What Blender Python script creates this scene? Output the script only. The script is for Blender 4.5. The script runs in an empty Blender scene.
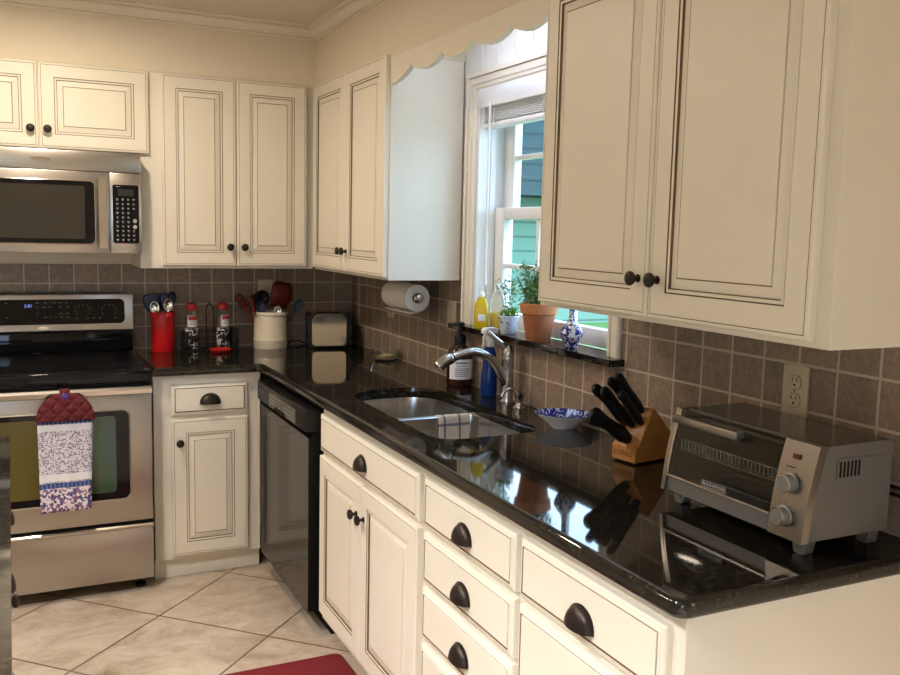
import bpy, bmesh, math, random
from math import sin, cos, pi, radians
from mathutils import Vector, Matrix
from mathutils.geometry import tessellate_polygon
random.seed(7)
SC = bpy.context.scene
COL = SC.collection
R90 = -pi/2
# ------------------------------------------------------------------ materials
MATS = {}
def new_mat(name):
    m = bpy.data.materials.new(name); m.use_nodes = True
    nt = m.node_tree
    b = nt.nodes['Principled BSDF']
    MATS[name] = m
    return m, nt, b
def pm(name, col, rough=.5, metal=0., **kw):
    m, nt, b = new_mat(name)
    b.inputs['Base Color'].default_value = (*col, 1)
    b.inputs['Roughness'].default_value = rough
    b.inputs['Metallic'].default_value = metal
    for k, v in kw.items():
        b.inputs[k.replace('_', ' ')].default_value = v
    return m
def N(nt, t, **kw):
    n = nt.nodes.new(t)
    for k, v in kw.items(): setattr(n, k, v)
    return n
def L(nt, a, b): nt.links.new(a, b)
def ramp(nt, fac, stops, interp='LINEAR'):
    r = N(nt, 'ShaderNodeValToRGB'); r.color_ramp.interpolation = interp
    el = r.color_ramp.elements
    while len(el) < len(stops): el.new(.5)
    for e, (p, c) in zip(el, stops):
        e.position = p; e.color = (*c, 1)
    L(nt, fac, r.inputs[0]); return r.outputs[0]
def noise(nt, scale, detail=4, vec=None, rough=.55):
    n = N(nt, 'ShaderNodeTexNoise'); n.inputs['Scale'].default_value = scale
    n.inputs['Detail'].default_value = detail; n.inputs['Roughness'].default_value = rough
    if vec is not None: L(nt, vec, n.inputs['Vector'])
    return n.outputs[0]
def objco(nt): return N(nt, 'ShaderNodeTexCoord').outputs['Object']
def mapping(nt, vec, scale=(1,1,1), loc=(0,0,0), rot=(0,0,0)):
    n = N(nt, 'ShaderNodeMapping'); L(nt, vec, n.inputs[0])
    n.inputs['Scale'].default_value = scale; n.inputs['Location'].default_value = loc; n.inputs['Rotation'].default_value = rot
    return n.outputs[0]
def bump(nt, b, h, strength=.2, dist=.002):
    n = N(nt, 'ShaderNodeBump'); n.inputs['Strength'].default_value = strength; n.inputs['Distance'].default_value = dist
    L(nt, h, n.inputs['Height']); L(nt, n.outputs[0], b.inputs['Normal'])
def mixc(nt, fac, a, b):
    n = N(nt, 'ShaderNodeMix', data_type='RGBA')
    if isinstance(fac, (int, float)): n.inputs[0].default_value = fac
    else: L(nt, fac, n.inputs[0])
    for i, v in ((6, a), (7, b)):
        if isinstance(v, tuple): n.inputs[i].default_value = (*v, 1)
        else: L(nt, v, n.inputs[i])
    return n.outputs[2]
def math_(nt, op, a, b=None, c=None):
    n = N(nt, 'ShaderNodeMath', operation=op)
    for i, v in enumerate((a, b, c)):
        if v is None: continue
        if isinstance(v, (int, float)): n.inputs[i].default_value = v
        else: L(nt, v, n.inputs[i])
    return n.outputs[0]

# painted cabinet cream (slightly brushed)
def paint(name, col, rough=.42):
    m, nt, b = new_mat(name)
    n = noise(nt, 9, 3, objco(nt))
    c = mixc(nt, n, tuple(x*.97 for x in col), tuple(min(1, x*1.02) for x in col))
    L(nt, c, b.inputs['Base Color']); b.inputs['Roughness'].default_value = rough
    return m
CREAM = paint('cream_cabinet_paint', (.80, .745, .635))
GLAZE = pm('brown_glaze_line', (.16, .10, .055), .55)
WALLP = paint('warm_wall_paint', (.76, .67, .535), .7)
CEILP = paint('ceiling_paint', (.66, .60, .52), .8)
TRIMW = paint('white_trim_paint', (.82, .81, .79), .4)
TRIMC = paint('cream_trim_paint', (.80, .73, .62), .45)
PANELW = paint('white_panel_paint', (.82, .80, .77), .45)
GROOVE = pm('groove_shade_line', (.55, .50, .43), .6)
BLINDW = paint('blind_white', (.84, .84, .84), .5)
BRONZE = pm('oil_rubbed_bronze', (.035, .026, .021), .38, .7)
BLACKG = pm('black_glass', (.006, .006, .007), .05, IOR=1.32)
BLACKP = pm('black_plastic', (.010, .010, .011), .35, IOR=1.33)
BLACKM = pm('black_matt', (.006, .006, .006), .6, Specular_IOR_Level=.12)
DARKCAV = pm('dark_cavity', (.02, .018, .016), .8)
DWPANEL = pm('dishwasher_black_gloss', (.018, .018, .018), .10)
DWPANEL.node_tree.nodes['Principled BSDF'].inputs['IOR'].default_value = 1.40
GREYLCD = pm('grey_marking', (.30, .31, .32), .5)
WHITEMK = pm('white_marking', (.75, .75, .75), .5)
CHROME = pm('chrome', (.80, .79, .77), .07, 1.)
NICKEL = pm('brushed_nickel', (.50, .48, .45), .24, 1.)
PLASTG = pm('grey_oven_plastic', (.155, .15, .143), .42, .25)
def steel(name, col, rough, sx):
    m, nt, b = new_mat(name)
    v = mapping(nt, objco(nt), sx)
    n = noise(nt, 60, 3, v)
    c = mixc(nt, n, tuple(x*.93 for x in col), tuple(x*1.05 for x in col))
    L(nt, c, b.inputs['Base Color']); b.inputs['Metallic'].default_value = 1
    r = math_(nt, 'MULTIPLY_ADD', n, .10, rough-.05); L(nt, r, b.inputs['Roughness'])
    return m
STEEL = steel('brushed_stainless', (.47, .435, .395), .33, (.05, 1, 3))
STEELV = pm('polished_stainless', (.56, .52, .47), .24, 1.)
SINKST = pm('sink_stainless', (.60, .595, .585), .20, 1.)
STEELT = pm('toaster_oven_stainless', (.33, .305, .28), .28, 1.)
REDC = pm('red_ceramic', (.62, .012, .016), .22)
REDP = pm('red_plastic', (.50, .012, .018), .35)
DREDP = pm('dark_red_silicone', (.12, .004, .008), .42)
CROCK = pm('cream_stoneware', (.78, .70, .56), .25)
NAVY = pm('navy_plastic', (.008, .022, .085), .3)
TEALP = pm('teal_grey_plastic', (.03, .07, .09), .35)
IVORY = pm('ivory_plastic', (.55, .48, .33), .4)
IVDARK = pm('ivory_outline', (.25, .20, .13), .5)
PAPER = pm('paper_towel', (.74, .70, .67), .9)
CARD = pm('cardboard', (.24, .17, .11), .9)
AMBER = pm('amber_bottle', (.035, .012, .006), .08)
LABELW = pm('white_label', (.78, .78, .80), .6)
LABELB = pm('label_blue_print', (.10, .13, .34), .6)
LABELR = pm('label_red_print', (.55, .03, .03), .6)
def glassy(name, col, rough=.02, ior=1.45, tr=1.):
    return pm(name, col, rough, 0, Transmission_Weight=tr, IOR=ior)
BLUEB = glassy('blue_spray_plastic', (.006, .045, .26), .06, 1.35, .45)
YELB = glassy('yellow_dish_soap', (.95, .70, .03), .06, 1.33, .6)
CLEARP = glassy('clear_plastic', (.95, .97, .97), .03, 1.2, .95)
CLEARG = glassy('clear_glass', (.93, .95, .94), .01, 1.35, .97)
SPICE = pm('spice_brown', (.16, .11, .08), .7)
SPICER = pm('spice_grey', (.30, .26, .22), .7)
YELP = pm('yellow_print', (.75, .45, .03), .5)
WHITEP = pm('white_plastic', (.82, .82, .82), .3)
TERRA = pm('terracotta', (.50, .19, .075), .75)
TERRAD = pm('terracotta_dark', (.36, .12, .05), .75)  # darker tone for the pot wall below the rim
SOIL = pm('soil', (.04, .028, .018), .95)
LEAF = pm('leaf_green', (.085, .19, .04), .5)
LEAF2 = pm('leaf_grey_green', (.16, .25, .10), .55)
LEAF3 = pm('leaf_bright', (.14, .34, .03), .5)
STEM = pm('plant_stem', (.12, .13, .05), .7)
BLUEW = pm('blue_glaze', (.012, .02, .22), .15)
CERAM = pm('white_ceramic', (.80, .82, .85), .15)
MAT_R = pm('red_floor_mat', (.135, .004, .010), .6)
SPONGE = pm('yellow_sponge', (.62, .50, .22), .9)
REDLAMP = pm('dark_red_indicator', (.10, .012, .01), .25)
def emis(name, col, s):
    m, nt, b = new_mat(name)
    b.inputs['Base Color'].default_value = (*col, 1)
    b.inputs['Emission Color'].default_value = (*col, 1); b.inputs['Emission Strength'].default_value = s
    return m
LEDBLUE = emis('blue_display', (.20, .25, 1.), 1.2)
LAMPW = emis('warm_lamp_lens', (1, .80, .58), 4.)
LAMPC = emis('cool_lamp_lens', (.90, .94, 1.), 4.)

def m_granite():
    m, nt, b = new_mat('black_granite')
    co = objco(nt)
    n1 = noise(nt, 90, 5, co, .7); n2 = noise(nt, 26, 4, co, .6)
    c1 = ramp(nt, n1, [(0, (.004, .004, .004)), (.47, (.007, .0062, .005)), (.55, (.022, .017, .010)), (.64, (.058, .045, .027)), (1, (.11, .095, .07))])
    f2 = ramp(nt, n2, [(0, (.25, .25, .25)), (1, (.95, .95, .95))])
    c = mixc(nt, f2, (.005, .0048, .0042), c1)
    L(nt, c, b.inputs['Base Color']); b.inputs['Roughness'].default_value = .045
    b.inputs['IOR'].default_value = 1.50
    return m
GRANITE = m_granite()
def m_tile(name, axis, off, pitch, zoff, zp):
    m, nt, b = new_mat(name)
    pos = N(nt, 'ShaderNodeNewGeometry').outputs['Position']
    sp = N(nt, 'ShaderNodeSeparateXYZ'); L(nt, pos, sp.inputs[0])
    def cell(o, off, p):
        u = math_(nt, 'DIVIDE', math_(nt, 'SUBTRACT', o, off), p)
        f = math_(nt, 'FRACT', u)
        d = math_(nt, 'MULTIPLY', math_(nt, 'SUBTRACT', .5, math_(nt, 'ABSOLUTE', math_(nt, 'SUBTRACT', f, .5))), p)
        return d, math_(nt, 'FLOOR', u)
    nz = math_(nt, 'MULTIPLY', math_(nt, 'SUBTRACT', noise(nt, 70, 3, pos), .5), .0022)
    d1, i1 = cell(sp.outputs[axis], off, pitch); d2, i2 = cell(sp.outputs[2], zoff, zp)
    d = math_(nt, 'ADD', math_(nt, 'MINIMUM', d1, d2), nz)
    mask = N(nt, 'ShaderNodeMapRange'); L(nt, d, mask.inputs[0])
    mask.inputs[1].default_value = .0022; mask.inputs[2].default_value = .0040
    cm = N(nt, 'ShaderNodeCombineXYZ'); L(nt, i1, cm.inputs[0]); L(nt, i2, cm.inputs[1])
    wn = N(nt, 'ShaderNodeTexWhiteNoise'); L(nt, cm.outputs[0], wn.inputs[0])
    n1 = noise(nt, 60, 7, pos, .80); n2 = noise(nt, 210, 3, pos, .6)
    c = ramp(nt, n1, [(.25, (.125, .085, .058)), (.42, (.225, .163, .118)), (.55, (.30, .225, .166)), (.75, (.48, .385, .30))])
    c = mixc(nt, math_(nt, 'MULTIPLY', n2, .25), c, (.19, .14, .105))
    t = ramp(nt, wn.outputs[0], [(0, (.80, .80, .82)), (1, (1.12, 1.08, 1.05))])
    mul = N(nt, 'ShaderNodeMix', data_type='RGBA', blend_type='MULTIPLY'); mul.inputs[0].default_value = 1
    L(nt, c, mul.inputs[6]); L(nt, t, mul.inputs[7])
    g = mixc(nt, n2, (.46, .38, .29), (.56, .47, .37))
    L(nt, mixc(nt, mask.outputs[0], g, mul.outputs[2]), b.inputs['Base Color'])
    b.inputs['Roughness'].default_value = .42
    h = math_(nt, 'ADD', mask.outputs[0], math_(nt, 'MULTIPLY', n1, .35))
    bump(nt, b, h, .5, .002)
    return m
TILE_B = m_tile('backsplash_tile_back', 0, -1.029, .1022, 1.2255, .1015)
TILE_R = m_tile('backsplash_tile_right', 1, -3.060, .1053, 1.2215, .1020)
def m_floor():
    m, nt, b = new_mat('floor_tile')
    pos = N(nt, 'ShaderNodeNewGeometry').outputs['Position']
    v = mapping(nt, pos, (1, 1, 1), (0, 0, 0), (0, 0, radians(45)))
    sp = N(nt, 'ShaderNodeSeparateXYZ'); L(nt, v, sp.inputs[0])
    # rotated coordinates of the reference joint (-1.115,-.939)
    c45 = cos(radians(45))
    ox = c45*(-1.115)-c45*(-.939); oy = c45*(-1.115)+c45*(-.939)
    p = .476
    def cell(o, off):
        u = math_(nt, 'DIVIDE', math_(nt, 'SUBTRACT', o, off), p)
        f = math_(nt, 'FRACT', u)
        return math_(nt, 'MULTIPLY', math_(nt, 'SUBTRACT', .5, math_(nt, 'ABSOLUTE', math_(nt, 'SUBTRACT', f, .5))), p), math_(nt, 'FLOOR', u)
    d1, i1 = cell(sp.outputs[0], ox); d2, i2 = cell(sp.outputs[1], oy)
    d = math_(nt, 'MINIMUM', d1, d2)
    mask = N(nt, 'ShaderNodeMapRange'); L(nt, d, mask.inputs[0]); mask.inputs[1].default_value = .0032; mask.inputs[2].default_value = .0046
    cm = N(nt, 'ShaderNodeCombineXYZ'); L(nt, i1, cm.inputs[0]); L(nt, i2, cm.inputs[1])
    wn = N(nt, 'ShaderNodeTexWhiteNoise'); L(nt, cm.outputs[0], wn.inputs[0])
    sh = N(nt, 'ShaderNodeVectorMath', operation='MULTIPLY_ADD'); L(nt, wn.outputs[1], sh.inputs[0]); sh.inputs[1].default_value = (7, 7, 7); L(nt, pos, sh.inputs[2])
    n1 = noise(nt, 4.5, 9, mapping(nt, sh.outputs[0], (1, 1.5, 1), rot=(0, 0, .6)), .80); n1.node.inputs['Distortion'].default_value = .9; n2 = noise(nt, 26, 5, sh.outputs[0], .7)
    c = ramp(nt, n1, [(.34, (.27, .20, .15)), (.45, (.385, .305, .235)), (.53, (.46, .38, .30)), (.60, (.50, .425, .345)), (.70, (.60, .54, .47))])
    c = mixc(nt, math_(nt, 'MULTIPLY', n2, .30), c, (.42, .335, .26))
    L(nt, mixc(nt, mask.outputs[0], (.13, .085, .05), c), b.inputs['Base Color'])
    b.inputs['Roughness'].default_value = .38
    bump(nt, b, math_(nt, 'ADD', mask.outputs[0], math_(nt, 'MULTIPLY', n2, .15)), .35, .002)
    return m
FLOORT = m_floor()
def m_wood():
    m, nt, b = new_mat('honey_oak')
    v = mapping(nt, objco(nt), (3, 30, 5))
    n = noise(nt, 6, 5, v, .6)
    L(nt, ramp(nt, n, [(.25, (.30, .115, .022)), (.55, (.42, .175, .04)), (.8, (.50, .23, .06))]), b.inputs['Base Color'])
    b.inputs['Roughness'].default_value = .38
    return m
OAK = m_wood()
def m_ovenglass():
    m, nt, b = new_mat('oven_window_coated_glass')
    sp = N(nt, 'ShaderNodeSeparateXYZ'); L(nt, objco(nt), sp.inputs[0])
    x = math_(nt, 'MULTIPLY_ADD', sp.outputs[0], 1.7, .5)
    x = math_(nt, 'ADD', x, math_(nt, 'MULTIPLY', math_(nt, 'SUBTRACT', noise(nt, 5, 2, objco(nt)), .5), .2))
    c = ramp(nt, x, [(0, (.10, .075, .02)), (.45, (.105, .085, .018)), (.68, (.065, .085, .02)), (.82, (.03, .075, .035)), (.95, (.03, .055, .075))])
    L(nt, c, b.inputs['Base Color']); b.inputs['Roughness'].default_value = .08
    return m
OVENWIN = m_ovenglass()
def m_cloth_towel():
    # printed cotton: white with small violet/navy sprigs, navy stripes (object z: 0 = lower hem)
    m, nt, b = new_mat('printed_towel_cloth')
    co = objco(nt); sp = N(nt, 'ShaderNodeSeparateXYZ'); L(nt, co, sp.inputs[0])
    vo = N(nt, 'ShaderNodeTexVoronoi'); vo.inputs['Scale'].default_value = 150; L(nt, mapping(nt, co, (1, .01, 1)), vo.inputs['Vector'])
    dots = math_(nt, 'LESS_THAN', vo.outputs['Distance'], .47)
    colr = ramp(nt, vo.outputs['Color'], [(0, (.10, .09, .20)), (.4, (.42, .33, .46)), (.7, (.09, .10, .25)), (1, (.35, .17, .24))])
    body = mixc(nt, dots, (.62, .60, .63), colr)
    vo2 = N(nt, 'ShaderNodeTexVoronoi'); vo2.inputs['Scale'].default_value = 120; L(nt, mapping(nt, co, (1, .01, 1)), vo2.inputs['Vector'])
    dense = ramp(nt, vo2.outputs['Color'], [(0, (.06, .07, .20)), (.35, (.70, .62, .66)), (.6, (.25, .12, .22)), (.8, (.75, .72, .75)), (1, (.35, .05, .10))], 'CONSTANT')
    z = sp.outputs[2]
    def band(a, bb): return math_(nt, 'MULTIPLY', math_(nt, 'GREATER_THAN', z, a), math_(nt, 'LESS_THAN', z, bb))
    c = mixc(nt, band(-.01, .092), body, dense)
    c = mixc(nt, band(.122, .150), c, (.72, .72, .74))
    c = mixc(nt, band(.318, .342), c, (.70, .70, .74))
    wv = math_(nt, 'GREATER_THAN', math_(nt, 'SINE', math_(nt, 'MULTIPLY', sp.outputs[0], 420)), .2)
    blue = mixc(nt, wv, (.03, .055, .20), (.12, .16, .34))
    c = mixc(nt, band(.095, .116), c, blue)
    c = mixc(nt, band(.345, .364), c, blue)
    L(nt, c, b.inputs['Base Color']); b.inputs['Roughness'].default_value = .9
    return m
TOWELP = m_cloth_towel()
def m_quilt():
    m, nt, b = new_mat('red_quilted_cotton')
    co = objco(nt); sp = N(nt, 'ShaderNodeSeparateXYZ'); L(nt, co, sp.inputs[0])
    a = math_(nt, 'ABSOLUTE', math_(nt, 'SINE', math_(nt, 'MULTIPLY', math_(nt, 'ADD', sp.outputs[0], sp.outputs[2]), 62)))
    d = math_(nt, 'ABSOLUTE', math_(nt, 'SINE', math_(nt, 'MULTIPLY', math_(nt, 'SUBTRACT', sp.outputs[0], sp.outputs[2]), 62)))
    h = math_(nt, 'MINIMUM', a, d)
    b.inputs['Base Color'].default_value = (.105, .006, .010, 1)
    b.inputs['Roughness'].default_value = .85
    bump(nt, b, math_(nt, 'POWER', h, .5), .8, .008)
    return m
QUILT = m_quilt()
def m_plaid():
    m, nt, b = new_mat('plaid_dish_towel')
    co = objco(nt); sp = N(nt, 'ShaderNodeSeparateXYZ'); L(nt, co, sp.inputs[0])
    uv = N(nt, 'ShaderNodeUVMap'); s2 = N(nt, 'ShaderNodeSeparateXYZ'); L(nt, uv.outputs[0], s2.inputs[0])
    def stripes(o, k, ph):
        f = math_(nt, 'FRACT', math_(nt, 'MULTIPLY_ADD', o, k, ph))
        return math_(nt, 'MULTIPLY', math_(nt, 'GREATER_THAN', f, .42), math_(nt, 'LESS_THAN', f, .54))
    base = mixc(nt, noise(nt, 150, 2, co), (.48, .42, .34), (.62, .57, .50))
    c = mixc(nt, math_(nt, 'MULTIPLY', stripes(s2.outputs[0], 2.6, .1), .85), base, (.03, .05, .13))
    c = mixc(nt, math_(nt, 'MULTIPLY', stripes(s2.outputs[1], 2.2, .2), .75), c, (.05, .07, .16))
    L(nt, c, b.inputs['Base Color']); b.inputs['Roughness'].default_value = .95
    return m
PLAID = m_plaid()
def m_bluewhite(name, scale, thr, base=(.78, .80, .85)):
    m, nt, b = new_mat(name)
    co = objco(nt)
    w = N(nt, 'ShaderNodeTexNoise'); w.inputs['Scale'].default_value = scale; w.inputs['Detail'].default_value = 1.5
    w.inputs['Distortion'].default_value = 2.2; L(nt, co, w.inputs['Vector'])
    c = ramp(nt, w.outputs[0], [(0, (.015, .02, .17)), (thr, (.02, .03, .22)), (thr+.03, base), (1, base)])
    L(nt, c, b.inputs['Base Color']); b.inputs['Roughness'].default_value = .16
    return m
BWVASE = m_bluewhite('blue_white_vase_glaze', 55, .53)
BWPOT = m_bluewhite('blue_white_pot_glaze', 34, .34, (.62, .68, .80))
BWBOWL = m_bluewhite('blue_white_bowl_glaze', 40, .56, (.45, .50, .72))
def m_shaker():
    m, nt, b = new_mat('black_white_swirl_print')
    w = N(nt, 'ShaderNodeTexNoise'); w.inputs['Scale'].default_value = 62; w.inputs['Detail'].default_value = 0; w.inputs['Distortion'].default_value = 1.0
    L(nt, objco(nt), w.inputs['Vector'])
    c = ramp(nt, w.outputs[0], [(0, (.008, .008, .008)), (.52, (.008, .008, .008)), (.55, (.75, .73, .68)), (1, (.8, .78, .72))])
    L(nt, c, b.inputs['Base Color']); b.inputs['Roughness'].default_value = .35
    return m
SWIRL = m_shaker()
def m_pane():
    m, nt, b = new_mat('window_pane_glass')
    nt.nodes.remove(b)
    out = nt.nodes['Material Output']
    tr = N(nt, 'ShaderNodeBsdfTransparent'); tr.inputs[0].default_value = (.93, .97, .96, 1)
    gl = N(nt, 'ShaderNodeBsdfGlossy'); gl.inputs['Roughness'].default_value = .02
    fr = N(nt, 'ShaderNodeFresnel'); fr.inputs[0].default_value = 1.3
    bf = N(nt, 'ShaderNodeNewGeometry').outputs['Backfacing']; fac = math_(nt, 'MULTIPLY', fr.outputs[0], math_(nt, 'SUBTRACT', 1., bf))
    mx = N(nt, 'ShaderNodeMixShader'); L(nt, fac, mx.inputs[0]); L(nt, tr.outputs[0], mx.inputs[1]); L(nt, gl.outputs[0], mx.inputs[2])
    L(nt, mx.outputs[0], out.inputs[0])
    return m
PANE = m_pane()
def m_ovenpane():
    m, nt, b = new_mat('toaster_oven_glass')
    nt.nodes.remove(b); out = nt.nodes['Material Output']
    tr = N(nt, 'ShaderNodeBsdfTransparent'); tr.inputs[0].default_value = (.66, .66, .63, 1)
    gl = N(nt, 'ShaderNodeBsdfGlossy'); gl.inputs['Roughness'].default_value = .03
    fr = N(nt, 'ShaderNodeFresnel'); fr.inputs[0].default_value = 1.5
    bf = N(nt, 'ShaderNodeNewGeometry').outputs['Backfacing']; fac = math_(nt, 'MULTIPLY', fr.outputs[0], math_(nt, 'SUBTRACT', 1., bf))
    mx = N(nt, 'ShaderNodeMixShader'); L(nt, fac, mx.inputs[0]); L(nt, tr.outputs[0], mx.inputs[1]); L(nt, gl.outputs[0], mx.inputs[2])
    L(nt, mx.outputs[0], out.inputs[0]); return m
TOPANE = m_ovenpane()
GRASSM = pm('lawn_green', (.06, .15, .025), .9)
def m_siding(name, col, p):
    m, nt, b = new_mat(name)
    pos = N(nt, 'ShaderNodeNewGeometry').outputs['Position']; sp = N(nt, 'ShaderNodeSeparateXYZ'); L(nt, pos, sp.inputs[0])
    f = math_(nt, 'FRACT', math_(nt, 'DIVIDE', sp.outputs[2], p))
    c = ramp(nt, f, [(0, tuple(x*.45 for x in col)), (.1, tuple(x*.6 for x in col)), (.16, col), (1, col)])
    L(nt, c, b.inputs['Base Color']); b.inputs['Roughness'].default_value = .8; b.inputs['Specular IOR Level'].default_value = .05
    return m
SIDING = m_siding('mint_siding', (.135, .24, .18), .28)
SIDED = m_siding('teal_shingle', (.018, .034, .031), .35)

# ------------------------------------------------------------------ mesh builder
class MB:
    def __init__(s): s.bm = bmesh.new(); s.M = Matrix.Identity(4)
    def v(s, *p): return s.bm.verts.new(s.M @ Vector(p))
    def f(s, vs, mat=0):
        try: fc = s.bm.faces.new(vs)
        except ValueError: return None
        fc.material_index = mat; return fc
    def box(s, x0, x1, y0, y1, z0, z1, bev=0, mat=0, seg=2):
        x0, x1 = sorted((x0, x1)); y0, y1 = sorted((y0, y1)); z0, z1 = sorted((z0, z1))
        vs = [s.v(x, y, z) for x in (x0, x1) for y in (y0, y1) for z in (z0, z1)]
        fs = []
        for q in ((0,1,3,2), (4,6,7,5), (0,4,5,1), (2,3,7,6), (0,2,6,4), (1,5,7,3)):
            fs.append(s.f([vs[i] for i in q], mat))
        if bev > 0:
            es = list({e for f in fs for e in f.edges})
            r = bmesh.ops.bevel(s.bm, geom=es, offset=bev, segments=seg, affect='EDGES', profile=.5)
            for f in r['faces']: f.material_index = mat
        return s
    def ring(s, pts): return [s.v(*p) for p in pts]
    def skin(s, rings, mat=0, closed=True, cap0=False, cap1=False):
        for a, b in zip(rings, rings[1:]):
            n = len(a)
            for i in range(n if closed else n-1):
                j = (i+1) % n
                if len(b) == 1: s.f([a[i], a[j], b[0]], mat)
                elif len(a) == 1: s.f([a[0], b[j], b[i]], mat)
                else: s.f([a[i], a[j], b[j], b[i]], mat)
        if cap0 and len(rings[0]) > 2: s.f(list(reversed(rings[0])), mat)
        if cap1 and len(rings[-1]) > 2: s.f(rings[-1], mat)
        return s
    def lathe(s, prof, n=28, c=(0,0,0), mat=0, axis='z', mats=None):
        rings = []
        for r, h in prof:
            pts = []
            k = n if r > 1e-6 else 1
            for i in range(k):
                a = 2*pi*i/n
                p = (r*cos(a), r*sin(a), h)
                if axis == 'x': p = (h, r*cos(a), r*sin(a))
                elif axis == '-y': p = (r*cos(a), -h, r*sin(a))
                elif axis == 'y': p = (-r*cos(a), h, r*sin(a))
                pts.append((c[0]+p[0], c[1]+p[1], c[2]+p[2]))
            rings.append(s.ring(pts))
        for i in range(len(rings)-1):
            s.skin(rings[i:i+2], mats[i] if mats else mat)
        if len(rings[0]) > 1: s.f(list(reversed(rings[0])), mats[0] if mats else mat)
        if len(rings[-1]) > 1: s.f(rings[-1], mats[-1] if mats else mat)
        return s
    def tube(s, pts, r, n=10, mat=0, cap=True, sy=1.):
        pts = [Vector(p) for p in pts]; rings = []; up = None
        for i, p in enumerate(pts):
            a = pts[max(i-1, 0)]; b = pts[min(i+1, len(pts)-1)]
            t = (b-a).normalized()
            if up is None:
                up = Vector((0, 0, 1)) if abs(t.z) < .9 else Vector((0, 1, 0))
            sd = t.cross(up).normalized(); up = sd.cross(t).normalized()
            rr = r[i] if isinstance(r, (list, tuple)) else r
            rings.append(s.ring([p+sd*rr*cos(2*pi*k/n)+up*rr*sy*sin(2*pi*k/n) for k in range(n)]))
        s.skin(rings, mat, True, cap, cap); return s
    def prism(s, poly, lo, hi, plane='xy', mat=0, bev=0):
        def P(a, b, h):
            return {'xy': (a, b, h), 'xz': (a, h, b), 'yz': (h, a, b)}[plane]
        r0 = s.ring([P(a, b, lo) for a, b in poly]); r1 = s.ring([P(a, b, hi) for a, b in poly])
        n0 = len(s.bm.faces)
        tri = tessellate_polygon([[Vector((a, b, 0)) for a, b in poly]])
        fs = []
        for t in tri:
            fs.append(s.f([r0[i] for i in t], mat)); fs.append(s.f([r1[i] for i in reversed(t)], mat))
        s.skin([r0, r1], mat)
        return s
    def rectrings(s, x0, x1, z0, z1, prof, yf):
        """concentric mitred rectangles facing -y; prof: (inset, depth behind yf, material of the strip up to here)"""
        prev = None
        for i, (d, dy, m) in enumerate(prof):
            r = s.ring([(x0+d, yf+dy, z0+d), (x1-d, yf+dy, z0+d), (x1-d, yf+dy, z1-d), (x0+d, yf+dy, z1-d)])
            if prev: s.skin([prev, r], m)
            else: s.f(list(reversed(r)), m)
            prev = r
        s.f(prev, 0); return s
    def build(s, name, mats, parent=None, smooth=35, label=None, kind=None, flatz=False):
        bm = s.bm
        bmesh.ops.recalc_face_normals(bm, faces=bm.faces)
        me = bpy.data.meshes.new(name); bm.to_mesh(me); bm.free()
        if not isinstance(mats, (list, tuple)): mats = [mats]
        for m in mats: me.materials.append(m)
        if smooth:
            me.polygons.foreach_set('use_smooth', [True]*len(me.polygons))
            me.set_sharp_from_angle(angle=radians(smooth))
            if flatz:
                for p in me.polygons:
                    if abs(p.normal.z) > .995: p.use_smooth = False
        o = bpy.data.objects.new(name, me); COL.objects.link(o)
        if parent: o.parent = parent
        if label: o['label'] = label
        if kind: o['kind'] = kind
        return o
def thing(name, label, cat, loc=(0,0,0), rz=0, group=None):
    o = bpy.data.objects.new(name, None); COL.objects.link(o)
    o.location = loc; o.rotation_euler = (0, 0, rz); o.empty_display_size = .1
    o['label'] = label; o['category'] = cat
    if group: o['group'] = group
    return o
def tag(o, label, cat, group=None, loc=None, rz=None):
    o['label'] = label; o['category'] = cat
    if group: o['group'] = group
    if loc: o.location = loc
    if rz is not None: o.rotation_euler = (0, 0, rz)
    return o
def struct(name, mb, mats, parent=None, smooth=35):
    o = mb.build(name, mats, parent, smooth)
    if not parent: o['kind'] = 'structure'
    return o
def text(s, size, loc, rot, mat, parent, name='lettering', ext=.0003, label=None, sx=1.):
    c = bpy.data.curves.new('t', 'FONT'); c.body = s; c.size = size; c.extrude = ext; c.align_x = 'CENTER'; c.align_y = 'CENTER'
    c.resolution_u = 2
    t = bpy.data.objects.new('t', c); COL.objects.link(t)
    dg = bpy.context.evaluated_depsgraph_get()
    me = bpy.data.meshes.new_from_object(t.evaluated_get(dg))
    bpy.data.objects.remove(t); bpy.data.curves.remove(c)
    me.name = name; me.materials.clear(); me.materials.append(mat)
    o = bpy.data.objects.new(name, me); COL.objects.link(o)
    o.location = loc; o.rotation_euler = rot; o.scale = (sx, 1, 1); o.parent = parent
    if label: o['label'] = label
    return o
def copy_tree(o, parent=None):
    c = o.copy(); COL.objects.link(c)
    if parent: c.parent = parent
    for ch in list(o.children): copy_tree(ch, c)
    return c
def rrect(x0, x1, y0, y1, r, n=6):
    """rounded rectangle, CCW; r may be 4 radii (x0y0, x1y0, x1y1, x0y1)"""
    if not isinstance(r, (list, tuple)): r = [r]*4
    out = []
    for (cx, cy, sx, sy, a0), rr in zip(((x0, y0, 1, 1, pi), (x1, y0, -1, 1, 1.5*pi), (x1, y1, -1, -1, 0), (x0, y1, 1, -1, .5*pi)), r):
        for i in range(n+1):
            a = a0+.5*pi*i/n
            out.append((cx+sx*rr+rr*cos(a), cy+sy*rr+rr*sin(a)))
    return out
def bez(p, n=12):
    out = []
    for i in range(n+1):
        t = i/n; k = [Vector(q) for q in p]
        while len(k) > 1: k = [a.lerp(b, t) for a, b in zip(k, k[1:])]
        out.append(k[0])
    return out
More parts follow.
